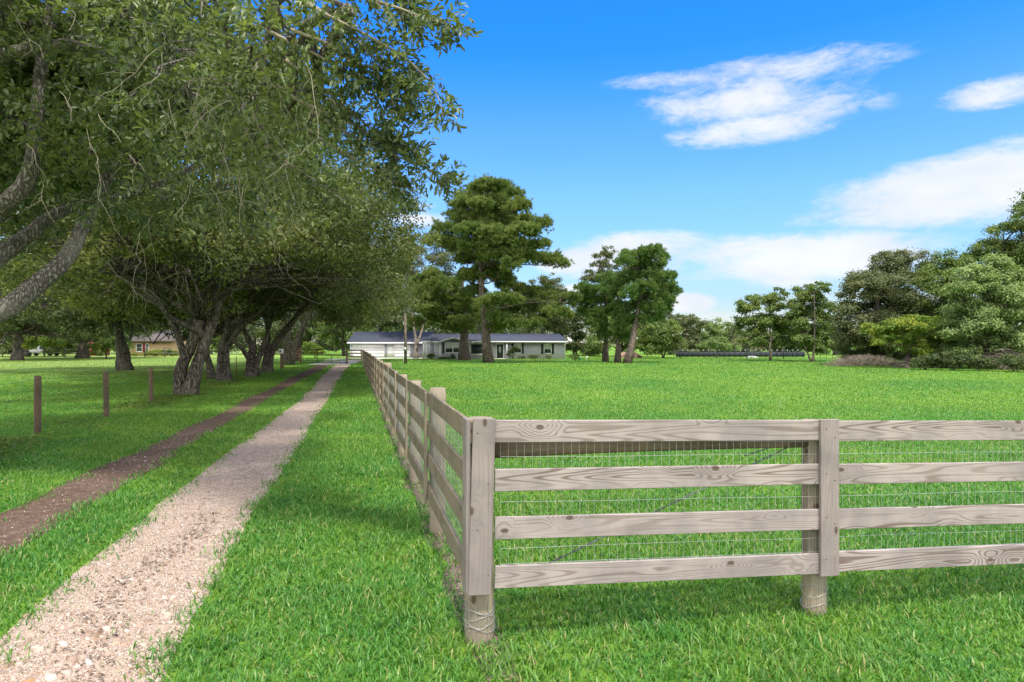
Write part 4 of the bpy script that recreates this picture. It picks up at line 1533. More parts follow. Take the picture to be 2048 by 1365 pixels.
M['mulch'] = plain('brown_mulch', (0.26, 0.17, 0.12), 0.95, 0, 0.4, 3)
M['rubble'] = plain('white_rubble', (0.36, 0.35, 0.33), 0.9, 0, 0.2, 3)
mound('mulch_mound', 'low brown mulch mound behind the three small pines', 'mulch pile', 1258, 92, 1.7, 0.85, M['mulch'], 3)
mound('rubble_pile', 'low pale rubble heap beyond the far right wire fence', 'rubble', 1503, 93, 0.9, 0.28, M['rubble'], 7)
# garden bits right of the house
gb = thing('bucket', (XP(1160, 80), 80, 0), 'small green bucket on the grass right of the house', 'bucket')
MB().tube([(XP(1160, 80), 80, 0), (XP(1160, 80), 80, 0.30)], (0.13, 0.18), 12).build('pail', plain('green_plastic', (0.02, 0.22, 0.12), 0.4), gb, True)
aa = np.linspace(0, PI, 9)
MB().tube(np.stack([XP(1160, 80) + 0.17 * np.cos(aa), np.full(9, 80.0), 0.29 + 0.12 * np.sin(aa)], 1), 0.012, 5).build('handle', M['white'], gb)
gs = thing('garden_stake', (XP(1173, 80), 80, 0), 'small white garden stake on the grass left of the small pines', 'stake')
MB().tube([(XP(1173, 80), 80, 0), (XP(1173, 80), 80, 0.42)], 0.05, 8).build('stem', M['white'], gs, True)
MB().tube([(XP(1172, 80), 79.97, 0.36), (XP(1175, 80), 79.97, 0.40), (XP(1176, 80), 79.97, 0.34)], 0.07, 8).build('head', M['white'], gs, True)
# ------------------------------------------------------------------ live oaks along the lane
def pxpath(pts, D, dd=0.0):
    n = len(pts)
    return [W(p[0], p[1], D + dd * i / max(1, n - 1) + (p[2] if len(p) > 2 else 0)) for i, p in enumerate(pts)]


def dome(cx, cy, R, z0, z1, n, r, blob=(1.2, 2.1), squash=(1, 1), bump=1.7):
    """ellipsoids over a spreading oak crown: a domed shell, with drooping edges and a fuller underside"""
    out_ = []
    for i in range(n):
        a = r.uniform(0, 2 * PI)
        q = math.sqrt(r.random())
        rr = R * (0.15 + 0.85 * q)
        lay = r.random()
        zt = z0 + (z1 - z0) * math.sqrt(max(0, 1 - (rr / (R * 1.08)) ** 2))
        zb = z0 + bump * max(0, 1 - (rr / (R * 0.95)) ** 2)
        z = zt - (zt - zb) * (lay ** 1.6) * 0.95
        b = r.uniform(*blob)
        out_.append((np.array([cx + rr * math.cos(a) * squash[0], cy + rr * math.sin(a) * squash[1], z]), (b, b, b * r.uniform(0.5, 0.75))))
    return out_


OAKG = 'live oaks lining the lane'
# --- nearest oak, its trunk just outside the frame on the left
r = np.random.default_rng(101)
TA = np.array([-8.6, 9.2, 0.0])
pa = []
trunkA = [TA, TA + [0.1, 0, 0.9], TA + [0.35, 0.05, 1.7]]
pa.append((trunkA, 0.52, 0.36))
fork = TA + [0.35, 0.05, 1.7]
pa.append(([fork, W(-60, 655, 9.1), W(0, 625, 9.2), W(70, 575, 9.5), W(135, 515, 9.9), W(160, 470, 10.2), W(190, 405, 10.5), W(240, 300, 10.7)], 0.17, 0.08))
pa.append(([fork, W(-90, 570, 9.6), W(0, 510, 10.0), W(30, 490, 10.1), W(75, 455, 10.3), W(135, 412, 10.6), W(205, 402, 11.0), W(300, 380, 11.3), W(400, 330, 11.5)], 0.16, 0.05))
pa.append(([fork, W(-60, 450, 9.3), W(60, 380, 9.2), W(72, 260, 9.6), W(80, 120, 9.8), W(120, -60, 10)], 0.15, 0.06))
pa.append(([fork, W(-150, 320, 9.2), W(-40, 120, 9.0), W(60, 98, 9.0), W(160, 85, 8.8), W(260, 130, 8.4), W(380, 170, 7.8), W(480, 160, 7.0)], 0.13, 0.03))
pa.append(([fork, W(-160, 300, 8.0), W(-60, 30, 7.2), W(120, -90, 6.6), W(330, -110, 6.0), W(560, -60, 5.5), W(700, 20, 5.2)], 0.16, 0.02))
pa.append(([fork, TA + [-1.6, -1.0, 3.5], TA + [-3.5, -2.2, 5.0]], 0.26, 0.10))
pa.append(([fork, TA + [-1.2, 1.6, 3.6], TA + [-2.4, 4.0, 5.4]], 0.26, 0.10))
oakA = thing('oak_tree', TA, 'nearest live oak with leafy boughs hanging over the upper left of the view', 'tree', OAKG)
tm = MB()
for pts, ra, rb in pa:
    pts = np.asarray(pts, float)
    tt = np.linspace(0, len(pts) - 1, len(pts) * 4 - 3)
    fp = np.stack([np.interp(tt, np.arange(len(pts)), pts[:, k]) for k in range(3)], 1)
    for _ in range(3):
        fp[1:-1] = (fp[:-2] + 2 * fp[1:-1] + fp[2:]) / 4
    fp[1:-1] += r.normal(size=(len(fp) - 2, 3)) * ra * 0.05
    tm.tube(fp, np.linspace(ra, rb, len(fp)), 14, rough=0.03, rr=r)
ellA = [(-120, 60, 200, 160, 9.0, 2.2), (60, 40, 170, 110, 9.5, 2.0), (230, 30, 160, 110, 8.6, 2.0), (40, 260, 130, 90, 10.2, 1.8), (190, 300, 140, 80, 10, 1.8),
        (330, 90, 140, 110, 7.6, 1.6), (330, 230, 150, 90, 8.2, 1.6), (300, 360, 130, 70, 10, 1.6), (450, 60, 130, 110, 6.6, 1.4), (450, 200, 120, 100, 6.8, 1.3),
        (440, 330, 110, 90, 8.0, 1.3), (540, 50, 80, 90, 5.8, 1.1), (530, 180, 80, 90, 5.9, 1.0), (510, 300, 70, 80, 6.6, 1.0), (575, 110, 50, 80, 5.5, 0.6),
        (570, 225, 45, 65, 5.7, 0.6), (560, 320, 45, 60, 6.4, 0.7), (80, 430, 110, 60, 12, 1.5), (480, 400, 90, 55, 8.5, 1.2),
        (-60, 330, 90, 120, 10, 1.6), (120, 150, 200, 90, 12.0, 1.6), (330, 60, 200, 90, 11.5, 1.6), (400, 200, 160, 90, 11.5, 1.6), (250, 250, 160, 90, 12.5, 1.6), (480, 110, 130, 110, 10.5, 1.5),
        (60, 330, 130, 90, 13, 1.6), (350, 400, 140, 60, 13, 1.6), (540, 200, 70, 90, 9.5, 1.0), (200, 30, 200, 70, 12, 1.5)]
ellA = [(W(a, b, d), (c / F * d, dep, e / F * d)) for (a, b, c, e, d, dep) in ellA]
topA = [((-9.5, 9, 7.9), (2.6, 2.8, 1.3)), ((-6.5, 8, 8.0), (2.5, 2.6, 1.2)), ((-4.8, 8.2, 7.0), (1.8, 1.8, 1.0)), ((-11.5, 7, 6.5), (2.5, 2.6, 1.5)), ((-7, 11.5, 7.6), (2.6, 2.5, 1.3)),
        ((-10.5, 12.5, 6.8), (2.6, 2.5, 1.4)), ((-12.5, 10.5, 6.0), (2.4, 2.6, 1.6)), ((-9, 4.5, 6.3), (2.5, 2.2, 1.3)),
        ((-5.5, 13.2, 6.6), (2.3, 2.2, 1.2))]
for q_ in ((60, 200, 13.0), (-90, 300, 12.5), (150, 120, 13.5), (10, 60, 12.5), (-60, 150, 11.5), (230, 190, 13.5), (40, 330, 13.5), (330, 160, 13.0), (110, 20, 12)):
    topA.append((tuple(W(*q_)), (1.7, 1.6, 1.0)))
# limbs to every mass of leaves
heads = np.vstack([np.asarray(p[0], float) for p in pa[1:]])
for (c, rad) in ellA + [(np.array(c), np.array(q)) for c, q in topA]:
    c = np.asarray(c)
    d = np.linalg.norm(heads - c, axis=1)
    h0 = heads[np.argmin(d)]
    p = limb_curve(h0, c, r, 0.06, 0.08, 7)
    tm.tube(p, np.linspace(0.06, 0.02, 7), 6, rr=r)
    for _ in range(6):
        e = c + unit(r.normal(size=3)) * np.asarray(rad) * 0.9
        q = limb_curve(p[3 + r.integers(4)], e, r, 0.0, 0.10, 6)
        tm.tube(q, np.linspace(0.018, 0.006, 6), 4, cap=False)
tm.build('trunk', M['bark_near'], oakA, True)

cmA = MB()
tw = MB()


def twig_leaves(P, A, n, r, L=0.068, Wd=0.027, tl=0.20):
    """leafy shoots: n leaves set along each shoot P -> P + A * tl"""
    m = len(P)
    t = np.tile(np.linspace(0.15, 1.0, n), m) + r.normal(size=m * n) * 0.03
    Pr = np.repeat(P, n, 0)
    Ar = np.repeat(A, n, 0)
    B = Pr + Ar * (t * tl)[:, None]
    side = unit(np.cross(Ar, r.normal(size=(m * n, 3))))
    out_ = unit(side * 0.9 + Ar * 0.75)
    N = unit(np.cross(out_, np.cross(np.array([0, 0, 1.0]) + r.normal(size=(m * n, 3)) * 0.55, out_)))
    N = np.where(N[:, 2:3] < 0, -N, N)
    s = r.uniform(0.65, 1.2, m * n)
    leaf_quads(cmA, B, N, L * s, Wd * s, r, axis=out_, shape='hex', fold=0.12)


def shoots_in(c, rad, n, r, droop=0.35, **kw):
    c, rad = np.asarray(c, float), np.asarray(rad, float)
    sub = max(8, n // 22)
    d = unit(r.normal(size=(sub, 3)))
    cs = c + d * rad * (r.random(sub) ** 0.45)[:, None]
    k = r.integers(sub, size=n)
    q = r.normal(size=(n, 3)) * np.array([0.2, 0.2, 0.13])
    P = cs[k] + q
    A = unit(unit(q) * 0.8 + d[k] * 0.5 + np.array([0.1, -0.1, -droop]) + r.normal(size=(n, 3)) * 0.35)
    twig_leaves(P, A, 10, r, **kw)


vA = np.array([e[1][0] * e[1][2] for e in ellA])
for (c, rad), v in zip(ellA, vA):
    dist = np.linalg.norm(c - np.array([0, 0, EYE]))
    big = 1.0 if dist < 8 else 1.45
    shoots_in(c, np.asarray(rad), int(330 * v / big ** 2) + 60, r, L=0.072 * big, Wd=0.029 * big, tl=0.22)
for c, rad in topA:
    clump_leaves(cmA, c, rad, 2600, r, 0.17, 0.08, sub=26)
# boughs that stand out against the sky
boughs = [([(560, -40), (660, 20), (760, 70), (840, 115), (895, 170), (918, 238)], 5.1, -0.4), ([(640, -60), (740, -10), (830, 18), (885, 40), (940, 52)], 4.9, -0.3),
          ([(580, 170), (700, 255), (790, 300), (850, 325), (900, 345), (926, 356)], 5.6, -0.5), ([(600, 230), (700, 300), (770, 335), (815, 360), (838, 388)], 5.8, -0.4),
          ([(560, 60), (680, 120), (760, 165), (815, 195), (838, 232)], 5.4, -0.4), ([(560, 300), (640, 350), (690, 385), (725, 408)], 6.6, -0.2),
          ([(600, -20), (700, 40), (770, 110), (820, 160), (850, 200)], 5.2, -0.2), ([(660, -80), (760, -50), (820, -20), (855, 15)], 5.0, 0.0),
          ([(600, 120), (690, 190), (760, 250), (800, 270)], 5.4, 0), ([(620, 200), (720, 240), (790, 285), (840, 300)], 5.5, -0.2), ([(610, 60), (690, 90), (740, 130), (800, 140), (835, 150)], 5.2, -0.1)]
for pts, D, dd in boughs:
    p = np.array(pxpath([(a - 28, b_) for a, b_ in pts], D, dd))
    tt = np.linspace(0, len(p) - 1, 26)
    p = np.stack([np.interp(tt, np.arange(len(p)), p[:, k]) for k in range(3)], 1)
    for _ in range(2):
        p[1:-1] = (p[:-2] + 2 * p[1:-1] + p[2:]) / 4
    tw = MB()
    tw.tube(p, np.linspace(0.016, 0.003, len(p)), 5, rr=r)
    n = 88
    k = r.uniform(3, 25, n)
    b = np.stack([np.interp(k, np.arange(26), p[:, j]) for j in range(3)], 1)
    tang = unit(np.gradient(p, axis=0))
    tg = np.stack([np.interp(k, np.arange(26), tang[:, j]) for j in range(3)], 1)
    wide = np.interp(k, [3, 20, 25], [0.24, 0.11, 0.012])
    A = unit(tg * 0.7 + r.normal(size=(n, 3)) * 0.55 + np.array([0, 0, -0.15]))
    start = b + A * (wide * r.random(n))[:, None]
    for s_, e_ in zip(b[::3], start[::3]):
        tw.tube([s_, (s_ + e_) / 2 + r.normal(size=3) * 0.01, e_ + 0.0], (0.004, 0.003, 0.002), 3, cap=False)
    twig_leaves(start, A, 9, r, L=0.060, Wd=0.023, tl=0.17)
    tw.build('bough', M['twig'], oakA, True)
cmA.build('crown', M['leaf_oak'], oakA)
# bare pale twigs hanging under the crown
def bare(p, d, ln, th, depth):
    pts = [p]
    k = 5
    for i in range(k):
        d = unit(d + r.normal(size=3) * 0.28 + np.array([0, 0, -0.10]))
        pts.append(pts[-1] + d * ln / k)
        if depth and r.random() < 0.75:
            bare(pts[-1], unit(d + r.normal(size=3) * 0.75), ln * r.uniform(0.4, 0.75), th * 0.65, depth - 1)
    tw.tube(pts, np.linspace(th, th * 0.5, k + 1), 3, cap=False)


for (px, py, D) in [(330, 100, 5.6), (370, 60, 5.8), (385, 180, 5.6), (120, 190, 6.2), (170, 265, 6.2), (250, 300, 6.0), (60, 290, 6.4), (390, 110, 5.4), (260, 20, 6), (200, 240, 5.8),
                    (450, 180, 5.4), (480, 250, 5.4), (500, 150, 5.3), (520, 300, 5.8), (470, 330, 6), (440, 380, 6.4), (560, 380, 6.2), (400, 420, 7), (300, 440, 7.5), (520, 120, 5.2),
                    (10, 20, 6.5), (100, 10, 6.3), (430, 60, 5.4), (600, 130, 5.0), (380, 330, 6.5), (480, 430, 7.5), (550, 450, 8), (350, 520, 10), (250, 560, 10), (200, 500, 9),
                    (470, 210, 5.4), (510, 220, 5.4), (540, 260, 5.5), (450, 290, 5.8), (90, 370, 7), (310, 210, 6.0)]:
    for q in range(1 if r.random() < 0.7 else 2):
        tw = MB()
        bare(W(px + r.normal() * 12, py + r.normal() * 12, D), unit(np.array([0.5, -0.1, -0.75]) + r.normal(size=3) * 0.28), r.uniform(0.4, 0.8), 0.0034, 1)
        tw.build('bare_twig', M['twig'], oakA)

# --- the row of oaks beyond it
def row_oak(label, base, paths, dome_args, n_leaf, L, Wd, seed, r0=0.4, bark='bark_oak', lm='leaf_row', extra=()):
    r = np.random.default_rng(seed)
    ells = dome(*dome_args, r) + list(extra)
    return tree('oak_tree', label, base, ells, M[lm], M[bark], n_leaf, L, Wd, r0, seed + 1, group=OAKG, sub=16, paths=paths, lr=0.15)


b = gp(380, 790)
D = b[1]
row_oak('live oak with a twisted double trunk just past the third brown post', b, [
    (pxpath([(379, 790), (386, 760), (395, 729), (410, 685), (423, 652), (436, 614), (432, 586), (423, 560), (410, 480)], D, 0.3), 0.34, 0.13),
    (pxpath([(364, 788), (360, 760), (361, 735), (376, 707), (388, 678), (397, 640)], D, -0.1), 0.32, 0.22),
    (pxpath([(371, 715), (363, 697), (355, 663), (329, 619), (300, 586), (250, 550)], D, -0.8), 0.17, 0.09),
    (pxpath([(404, 672), (394, 660), (372, 652), (337, 634), (320, 603), (300, 560)], D, -1.2), 0.17, 0.07),
    (pxpath([(400, 670), (405, 655), (410, 634), (397, 614), (372, 592), (345, 560)], D, 0.8), 0.17, 0.07),
    (pxpath([(430, 630), (450, 590), (470, 540), (520, 480)], D, 0.6), 0.14, 0.06)],
    (b[0], D + 0.5, 8.0, 3.7, 10.5, 95), 60000, 0.15, 0.075, 201,
    extra=[(W(px, py, dd), (1.1, 1.1, 0.7)) for px, py, dd in ((640, 440, 21), (700, 430, 22), (735, 470, 23), (600, 480, 20), (540, 470, 19.5), (680, 500, 22), (730, 530, 24), (450, 440, 19), (300, 460, 19), (200, 500, 21), (120, 540, 22), (60, 520, 20), (640, 380, 20), (690, 400, 21), (560, 440, 19))])
b = gp(450, 763)
D = b[1]
row_oak('upright grey live oak trunk second along the lane, forking above', b, [
    (pxpath([(449, 762), (447, 735), (447, 707), (454, 667), (466, 650), (480, 622), (498, 600), (511, 580), (540, 520)], D, 0.5), 0.40, 0.12),
    (pxpath([(450, 680), (456, 645), (454, 608), (462, 560), (450, 500)], D, 0.5), 0.2, 0.1),
    (pxpath([(458, 690), (478, 660), (500, 640), (530, 615), (560, 570)], D, -0.8), 0.18, 0.08)],
    (b[0], D, 8.0, 3.4, 10.6, 75), 34000, 0.20, 0.10, 211)
b = gp(424, 764)
D = 35.5
b = np.array([XP(424, D), D, 0])
row_oak('leaning mossy live oak behind and left of the upright trunk', b, [
    (pxpath([(424, 756), (420, 735), (412, 707), (400, 670), (380, 630), (350, 590)], D, 0.5), 0.26, 0.1)],
    (b[0] - 3.5, D + 3, 6.5, 3.6, 9.8, 55), 24000, 0.20, 0.10, 221, bark='bark_moss')
b = gp(503, 754)
D = b[1]
row_oak('pale live oak splitting low into several spreading limbs', b, [
    (pxpath([(503, 754), (502, 738), (501, 722), (506, 700), (504, 691), (491, 667), (478, 640)], D, 0.2), 0.44, 0.12),
    (pxpath([(500, 722), (493, 711), (484, 697), (470, 684), (440, 668)], D, -1.5), 0.18, 0.09),
    (pxpath([(512, 745), (511, 730), (522, 707), (533, 674), (542, 640), (560, 600)], D, 0.5), 0.26, 0.10)],
    (b[0], D, 7.6, 3.4, 10.2, 65), 28000, 0.22, 0.11, 231)
b = gp(536, 745)
D = b[1]
row_oak('dark live oak leaning right over the lane, fourth large trunk along', b, [
    (pxpath([(535, 745), (537, 718), (548, 689), (575, 656), (603, 621), (640, 580)], D, -0.6), 0.40, 0.14),
    (pxpath([(530, 742), (534, 700), (538, 670), (530, 630), (520, 590)], D, 0.5), 0.28, 0.12)],
    (b[0] + 0.6, D, 8.0, 3.3, 10.4, 65), 28000, 0.24, 0.12, 241)
b = gp(575, 730)
D = b[1]
row_oak('straight mossy live oak trunk beside the brown plank fence', b, [
    (pxpath([(575, 730), (575, 700), (575, 656), (577, 620), (570, 570)], D), 0.50, 0.25),
    (pxpath([(584, 727), (586, 691), (597, 670), (608, 652), (618, 620), (650, 570)], D, 0.5), 0.28, 0.14)],
    (b[0] + 0.5, D + 1, 8.6, 3.2, 12.4, 80), 34000, 0.28, 0.14, 251, bark='bark_moss')
b = np.array([XP(640, 80), 80.0, 0])
row_oak('farthest live oak of the row, behind the black gate', np.array([XP(590, 74), 74, 0.0]), [
    (pxpath([(590, 723), (596, 690), (606, 650), (630, 600)], 74), 0.45, 0.2)],
    (XP(640, 74), 74, 9.0, 4.5, 14.0, 60), 24000, 0.32, 0.16, 261)

# --- oaks in the left field
FG = 'oaks standing in the left field'
for i, (px, py, R, lab, ra) in enumerate([
        (250, 741, 8.5, 'single short brown oak trunk in the left field, nearest of the field oaks', 0.50),
        (165, 717, 9.0, 'oak with a trunk forking low in front of the red shed', 0.75),
        (34, 721, 8.5, 'oak with a pale trunk near the left edge of the field', 0.62),
        (50, 713.5, 8.0, 'oak far back beside the white pickup truck at the left', 0.6)]):
    b = gp(px, py)
    D = b[1]
    rr = np.random.default_rng(300 + i)
    k = F / D
    tree('oak_tree', lab, b, dome(b[0], D, R, 2.5, 10.5, 75, rr, (1.2, 2.2), bump=0.3), M['leaf_dark'], M['bark_oak'], 24000, 0.26, 0.13, ra, 310 + i, top_frac=0.36, group=FG, sub=16, lr=0.18)
# saplings and shrubs at the far left
rr = np.random.default_rng(77)
sm = lambda lst, D, dj=0.5: pxells(lst, D, rr, dj)
tree('small_tree', 'drooping leafy small tree left of the tan brick house', gp(212, 718), sm([(205, 690, 22, 14), (225, 684, 24, 16), (200, 704, 12, 10), (240, 692, 16, 14), (212, 676, 20, 10)], 84), M['leaf_mid'], M['bark_oak'], 5000, 0.26, 0.12, 0.10, 331)
tree('small_tree', 'bright green young tree between the pale oak trunk and the pickup', gp(89, 713.5), sm([(80, 680, 26, 14), (102, 684, 18, 14), (60, 690, 16, 12), (112, 676, 16, 10)], 98), M['leaf_lime'], M['bark_pale'], 4500, 0.26, 0.13, 0.10, 332)
tree('small_tree', 'round green tree just left of the red shed', gp(125, 712), sm([(125, 690, 24, 16), (115, 700, 18, 12), (140, 697, 20, 14), (130, 678, 18, 12)], 104), M['leaf_mid'], M['bark_oak'], 4500, 0.28, 0.14, 0.12, 333)


def shrub(label, px, py, w_, h_, mat, seed, n=1800, L=0.12, Wd=0.06, D=None, group=None, cat='shrub', name='shrub'):
    r = np.random.default_rng(seed)
    b = gp(px, py) if D is None else np.array([XP(px, D), D, 0.0])
    D = b[1]
    w_, h_ = w_ / F * D, h_ / F * D
    root = thing(name, b, label, cat, group)
    sm_ = MB()
    for _ in range(6):
        e = b + np.array([r.normal() * w_ * 0.25, r.normal() * w_ * 0.2, h_ * r.uniform(0.5, 0.8)])
        sm_.tube(limb_curve(b + np.array([r.normal() * 0.05, 0, -0.05]), e, r, 0.05, 0.05, 4), np.linspace(0.025, 0.01, 4), 4)
    sm_.build('stem', M['bark_oak'], root)
    c = MB()
    for _ in range(7):
        cc = b + np.array([r.uniform(-0.55, 0.55) * w_ / 2 * 1.3, r.uniform(-0.4, 0.4) * w_ / 2, h_ * r.uniform(0.3, 0.72)])
        clump_leaves(c, cc, (w_ * 0.26, w_ * 0.26, h_ * 0.27), n // 7, r, L, Wd, sub=9)
    c.build('foliage', M[mat], root)
    return root


shrub('long clipped green hedge under the brick house window', 310, 712, 44, 14, 'leaf_lime', 341, 2600, 0.16, 0.09, D=104, name='hedge', cat='hedge')
shrub('rounded green hedge right of the clipped long one, by the double oak trunk', 345, 712, 34, 16, 'leaf_mid', 342, 2400, 0.16, 0.09, D=104, name='hedge', cat='hedge')
shrub('tiny yellow shrub at the foot of the tan brick wall', 268, 712.5, 10, 6, 'leaf_lime', 343, 500, 0.14, 0.08, D=106)
shrub('spiky yellow green shrub behind the black gate', 631, 716, 40, 40, 'leaf_lime', 344, 2600, 0.30, 0.08, D=88)
shrub('leafy green shrub by the breezeway posts of the grey house', 862, 718, 15, 13, 'leaf_mid', 345, 1200, D=84.6)
shrub('round dark green shrub below the gable window', 906, 719, 10, 11, 'leaf_dark', 346, 1000, D=82.8)
shrub('reddish low shrubs in the bed below the gable window', 889, 719, 26, 6, 'leaf_grey', 347, 1200, D=82.7)
shrub('tall loose dark shrub beside the white porch post', 1025, 718, 20, 30, 'leaf_dark', 348, 2400, D=84.2)
shrub('pale feathery shrub under the wall between the two right windows', 1068, 718.5, 24, 13, 'leaf_grey', 349, 1300, D=84.3)
shrub('sparse grey green shrub below the rightmost house window', 1098, 718.5, 15, 9, 'leaf_grey', 350, 500, D=84.3)
shrub('low pale shrub left of the tall dark one by the porch', 1043, 718.5, 14, 9, 'leaf_grey', 353, 600, D=84.2)
shrub('small crooked sapling on the lawn right of the grey house', 1150, 721.5, 16, 20, 'leaf_mid', 351, 700, D=76)
shrub('pale low shrub just past the right corner of the grey house', 1139, 716, 14, 9, 'leaf_pale', 352, 700, D=92)

# ------------------------------------------------------------------ pines in front of the house
def cp(lst, D, r, dj):
    """pads measured on the enlarged crop of the photograph"""
    o_ = []
    for (cx, cy, rx, ry) in lst:
        px, py, a, b = 760 + cx / 3.2, 340 + cy / 3.2, rx / 3.2, ry / 3.2
        d = D + r.uniform(-1, 1) * dj
        o_.append((W(px, py, d), (a / F * d, (a * 0.9) / F * d, b / F * d)))
    return o_


rr = np.random.default_rng(400)
big = cp([(700, 125, 120, 45), (600, 165, 100, 45), (820, 175, 95, 45), (560, 240, 110, 42), (760, 235, 110, 42), (870, 255, 90, 42), (500, 320, 100, 40), (640, 320, 100, 40), (900, 335, 85, 38), (780, 340, 90, 40),
          (440, 395, 100, 42), (560, 410, 100, 42), (700, 420, 105, 42), (900, 405, 110, 42), (1010, 365, 65, 38), (370, 470, 90, 38), (480, 500, 100, 42), (620, 500, 95, 40), (800, 475, 110, 42), (930, 500, 95, 36), (1030, 495, 55, 26),
          (590, 590, 100, 44), (700, 560, 100, 40), (820, 560, 110, 36), (960, 570, 95, 34), (1080, 590, 95, 34), (1150, 610, 50, 28), (640, 690, 130, 42), (760, 700, 90, 40), (560, 690, 80, 34), (690, 650, 90, 36),
          (840, 770, 90, 36), (950, 800, 90, 44), (1060, 820, 95, 46), (1150, 850, 85, 50), (1220, 830, 50, 40), (900, 900, 110, 42), (1010, 900, 110, 44), (1120, 930, 100, 44), (860, 985, 90, 32), (980, 990, 80, 30), (740, 960, 70, 34), (800, 840, 90, 36), (600, 800, 80, 40), (680, 860, 70, 36), (760, 1010, 50, 24)] + [(620 + 150 * math.cos(k * 2.4) * (0.4 + 0.05 * k) + 70, 200 + 32 * k, 75, 40) for k in range(14)], 67.5, rr, 4.0)
b = gp(978, 726)
pine('pine_tree', 'tallest pine with layered needle tiers, in front of the house door', b, big, M['bark_pine'], M['leaf_pine'], 0.47, 401, W(968, 375, 67.5), 16, 0.30, 1.0, 'pines before the house', bend=(-0.5, 0))
lft = cp([(300, 730, 100, 44), (230, 770, 60, 40), (250, 820, 80, 44), (370, 760, 90, 44), (350, 840, 100, 44), (300, 900, 90, 40), (440, 880, 100, 44), (390, 960, 100, 38), (520, 985, 80, 38), (460, 1020, 60, 30), (230, 985, 45, 28), (520, 920, 80, 40), (600, 900, 70, 44), (620, 970, 60, 40), (440, 800, 80, 40), (340, 690, 80, 36), (540, 840, 80, 40), (560, 1020, 50, 24), (460, 740, 70, 34)], 79.5, rr, 3.5)
b = np.array([XP(929, 79.5), 79.5, 0])
pine('pine_tree', 'bushy pine with a thick leaning trunk before the gable window', b, lft, M['bark_pine'], M['leaf_pine'], 0.62, 411, W(925, 540, 79.5), 16, 0.30, 1.0, 'pines before the house')
MBt = None


def c5(lst, D, r, dj):
    o_ = []
    for (cx, cy, rx, ry) in lst:
        px, py, a, b = 1120 + cx / 4.874, 480 + cy / 4.874, rx / 4.874, ry / 4.874
        d = D + r.uniform(-1, 1) * dj
        o_.append((W(px, py, d), (a / F * d, a * 0.9 / F * d, b / F * d)))
    return o_


rt = c5([(720, 180, 130, 60), (880, 150, 120, 60), (980, 190, 90, 55), (640, 230, 90, 60), (820, 270, 130, 60), (940, 270, 80, 50), (1060, 380, 80, 45), (920, 360, 100, 55), (760, 380, 110, 60), (640, 420, 100, 60), (880, 470, 130, 60), (1010, 480, 110, 60), (1090, 520, 65, 45),
         (700, 540, 110, 65), (850, 580, 130, 65), (980, 590, 100, 60), (1070, 610, 45, 40), (760, 680, 120, 65), (900, 690, 120, 65), (1010, 700, 70, 60), (820, 790, 100, 55), (930, 790, 80, 55), (740, 790, 70, 45)], 66.5, rr, 2.2)
b = gp(1254, 727)
pine('pine_tree', 'rightmost and tallest of the three small pines on the lawn', b, rt, M['bark_pine'], M['leaf_pine2'], 0.36, 421, W(1292, 510, 66.5), 16, 0.30, 1.0, 'three small pines', bend=(0.2, 0))
mdp = c5([(560, 560, 90, 60), (590, 680, 90, 60), (590, 770, 90, 60), (580, 860, 70, 50), (640, 790, 60, 45), (540, 480, 90, 60), (610, 950, 50, 30)], 67.5, rr, 1.2)
pine('pine_tree', 'middle of the three small pines, shortest trunk showing', gp(1235, 725.5), mdp, M['bark_pine'], M['leaf_pine2'], 0.31, 431, W(1234, 575, 67.5), 16, 0.30, 1.0, 'three small pines')
lp = c5([(260, 520, 90, 55), (400, 500, 100, 60), (300, 620, 110, 65), (430, 610, 100, 60), (260, 720, 80, 60), (380, 740, 110, 65), (400, 860, 80, 55), (460, 720, 80, 60), (470, 410, 90, 60), (330, 830, 70, 45), (220, 480, 60, 30), (440, 940, 60, 30)], 69.5, rr, 1.6)
pine('pine_tree', 'leftmost of the three small pines, leaning crown towards the house', gp(1211, 724), lp, M['bark_pine'], M['leaf_pine2'], 0.29, 441, W(1212, 560, 69.5), 16, 0.30, 1.0, 'three small pines')

# ------------------------------------------------------------------ broadleaf trees behind and around the house
rr = np.random.default_rng(500)
BG = 'background trees behind the house'
E = lambda lst, D, dj=1.5, dp=1.0: pxells(lst, D, rr, dj, dp)
b = np.array([XP(831, 90), 90, 0.0])
tree('shade_tree', 'grey green tree with a forked bare trunk standing against the garage', b, E([(840, 490, 40, 28), (812, 520, 32, 40), (855, 540, 40, 40), (800, 575, 40, 40), (840, 590, 45, 40), (870, 600, 30, 40), (815, 630, 40, 26), (770, 600, 30, 36), (880, 510, 30, 30)], 97, 3), M['leaf_grey'], M['bark_pale'], 18000, 0.30, 0.15, 0.42, 501, group=BG,
     paths=[(pxpath([(832, 716), (832, 700), (833, 680), (827, 655), (824, 620)], 90, 4), 0.42, 0.10), (pxpath([(834, 690), (842, 668), (850, 640), (858, 600)], 90, 4), 0.22, 0.07)])
tree('shade_tree', 'bright green tree behind the black gate and left of the garage', np.array([XP(688, 108), 108, 0]), E([(690, 650, 34, 20), (665, 640, 26, 18), (715, 630, 30, 24), (690, 620, 34, 20), (660, 668, 26, 16), (690, 682, 30, 14), (640, 655, 20, 18), (720, 655, 22, 18)], 108, 3), M['leaf_mid'], M['bark_oak'], 12000, 0.34, 0.17, 0.3, 502, group=BG)
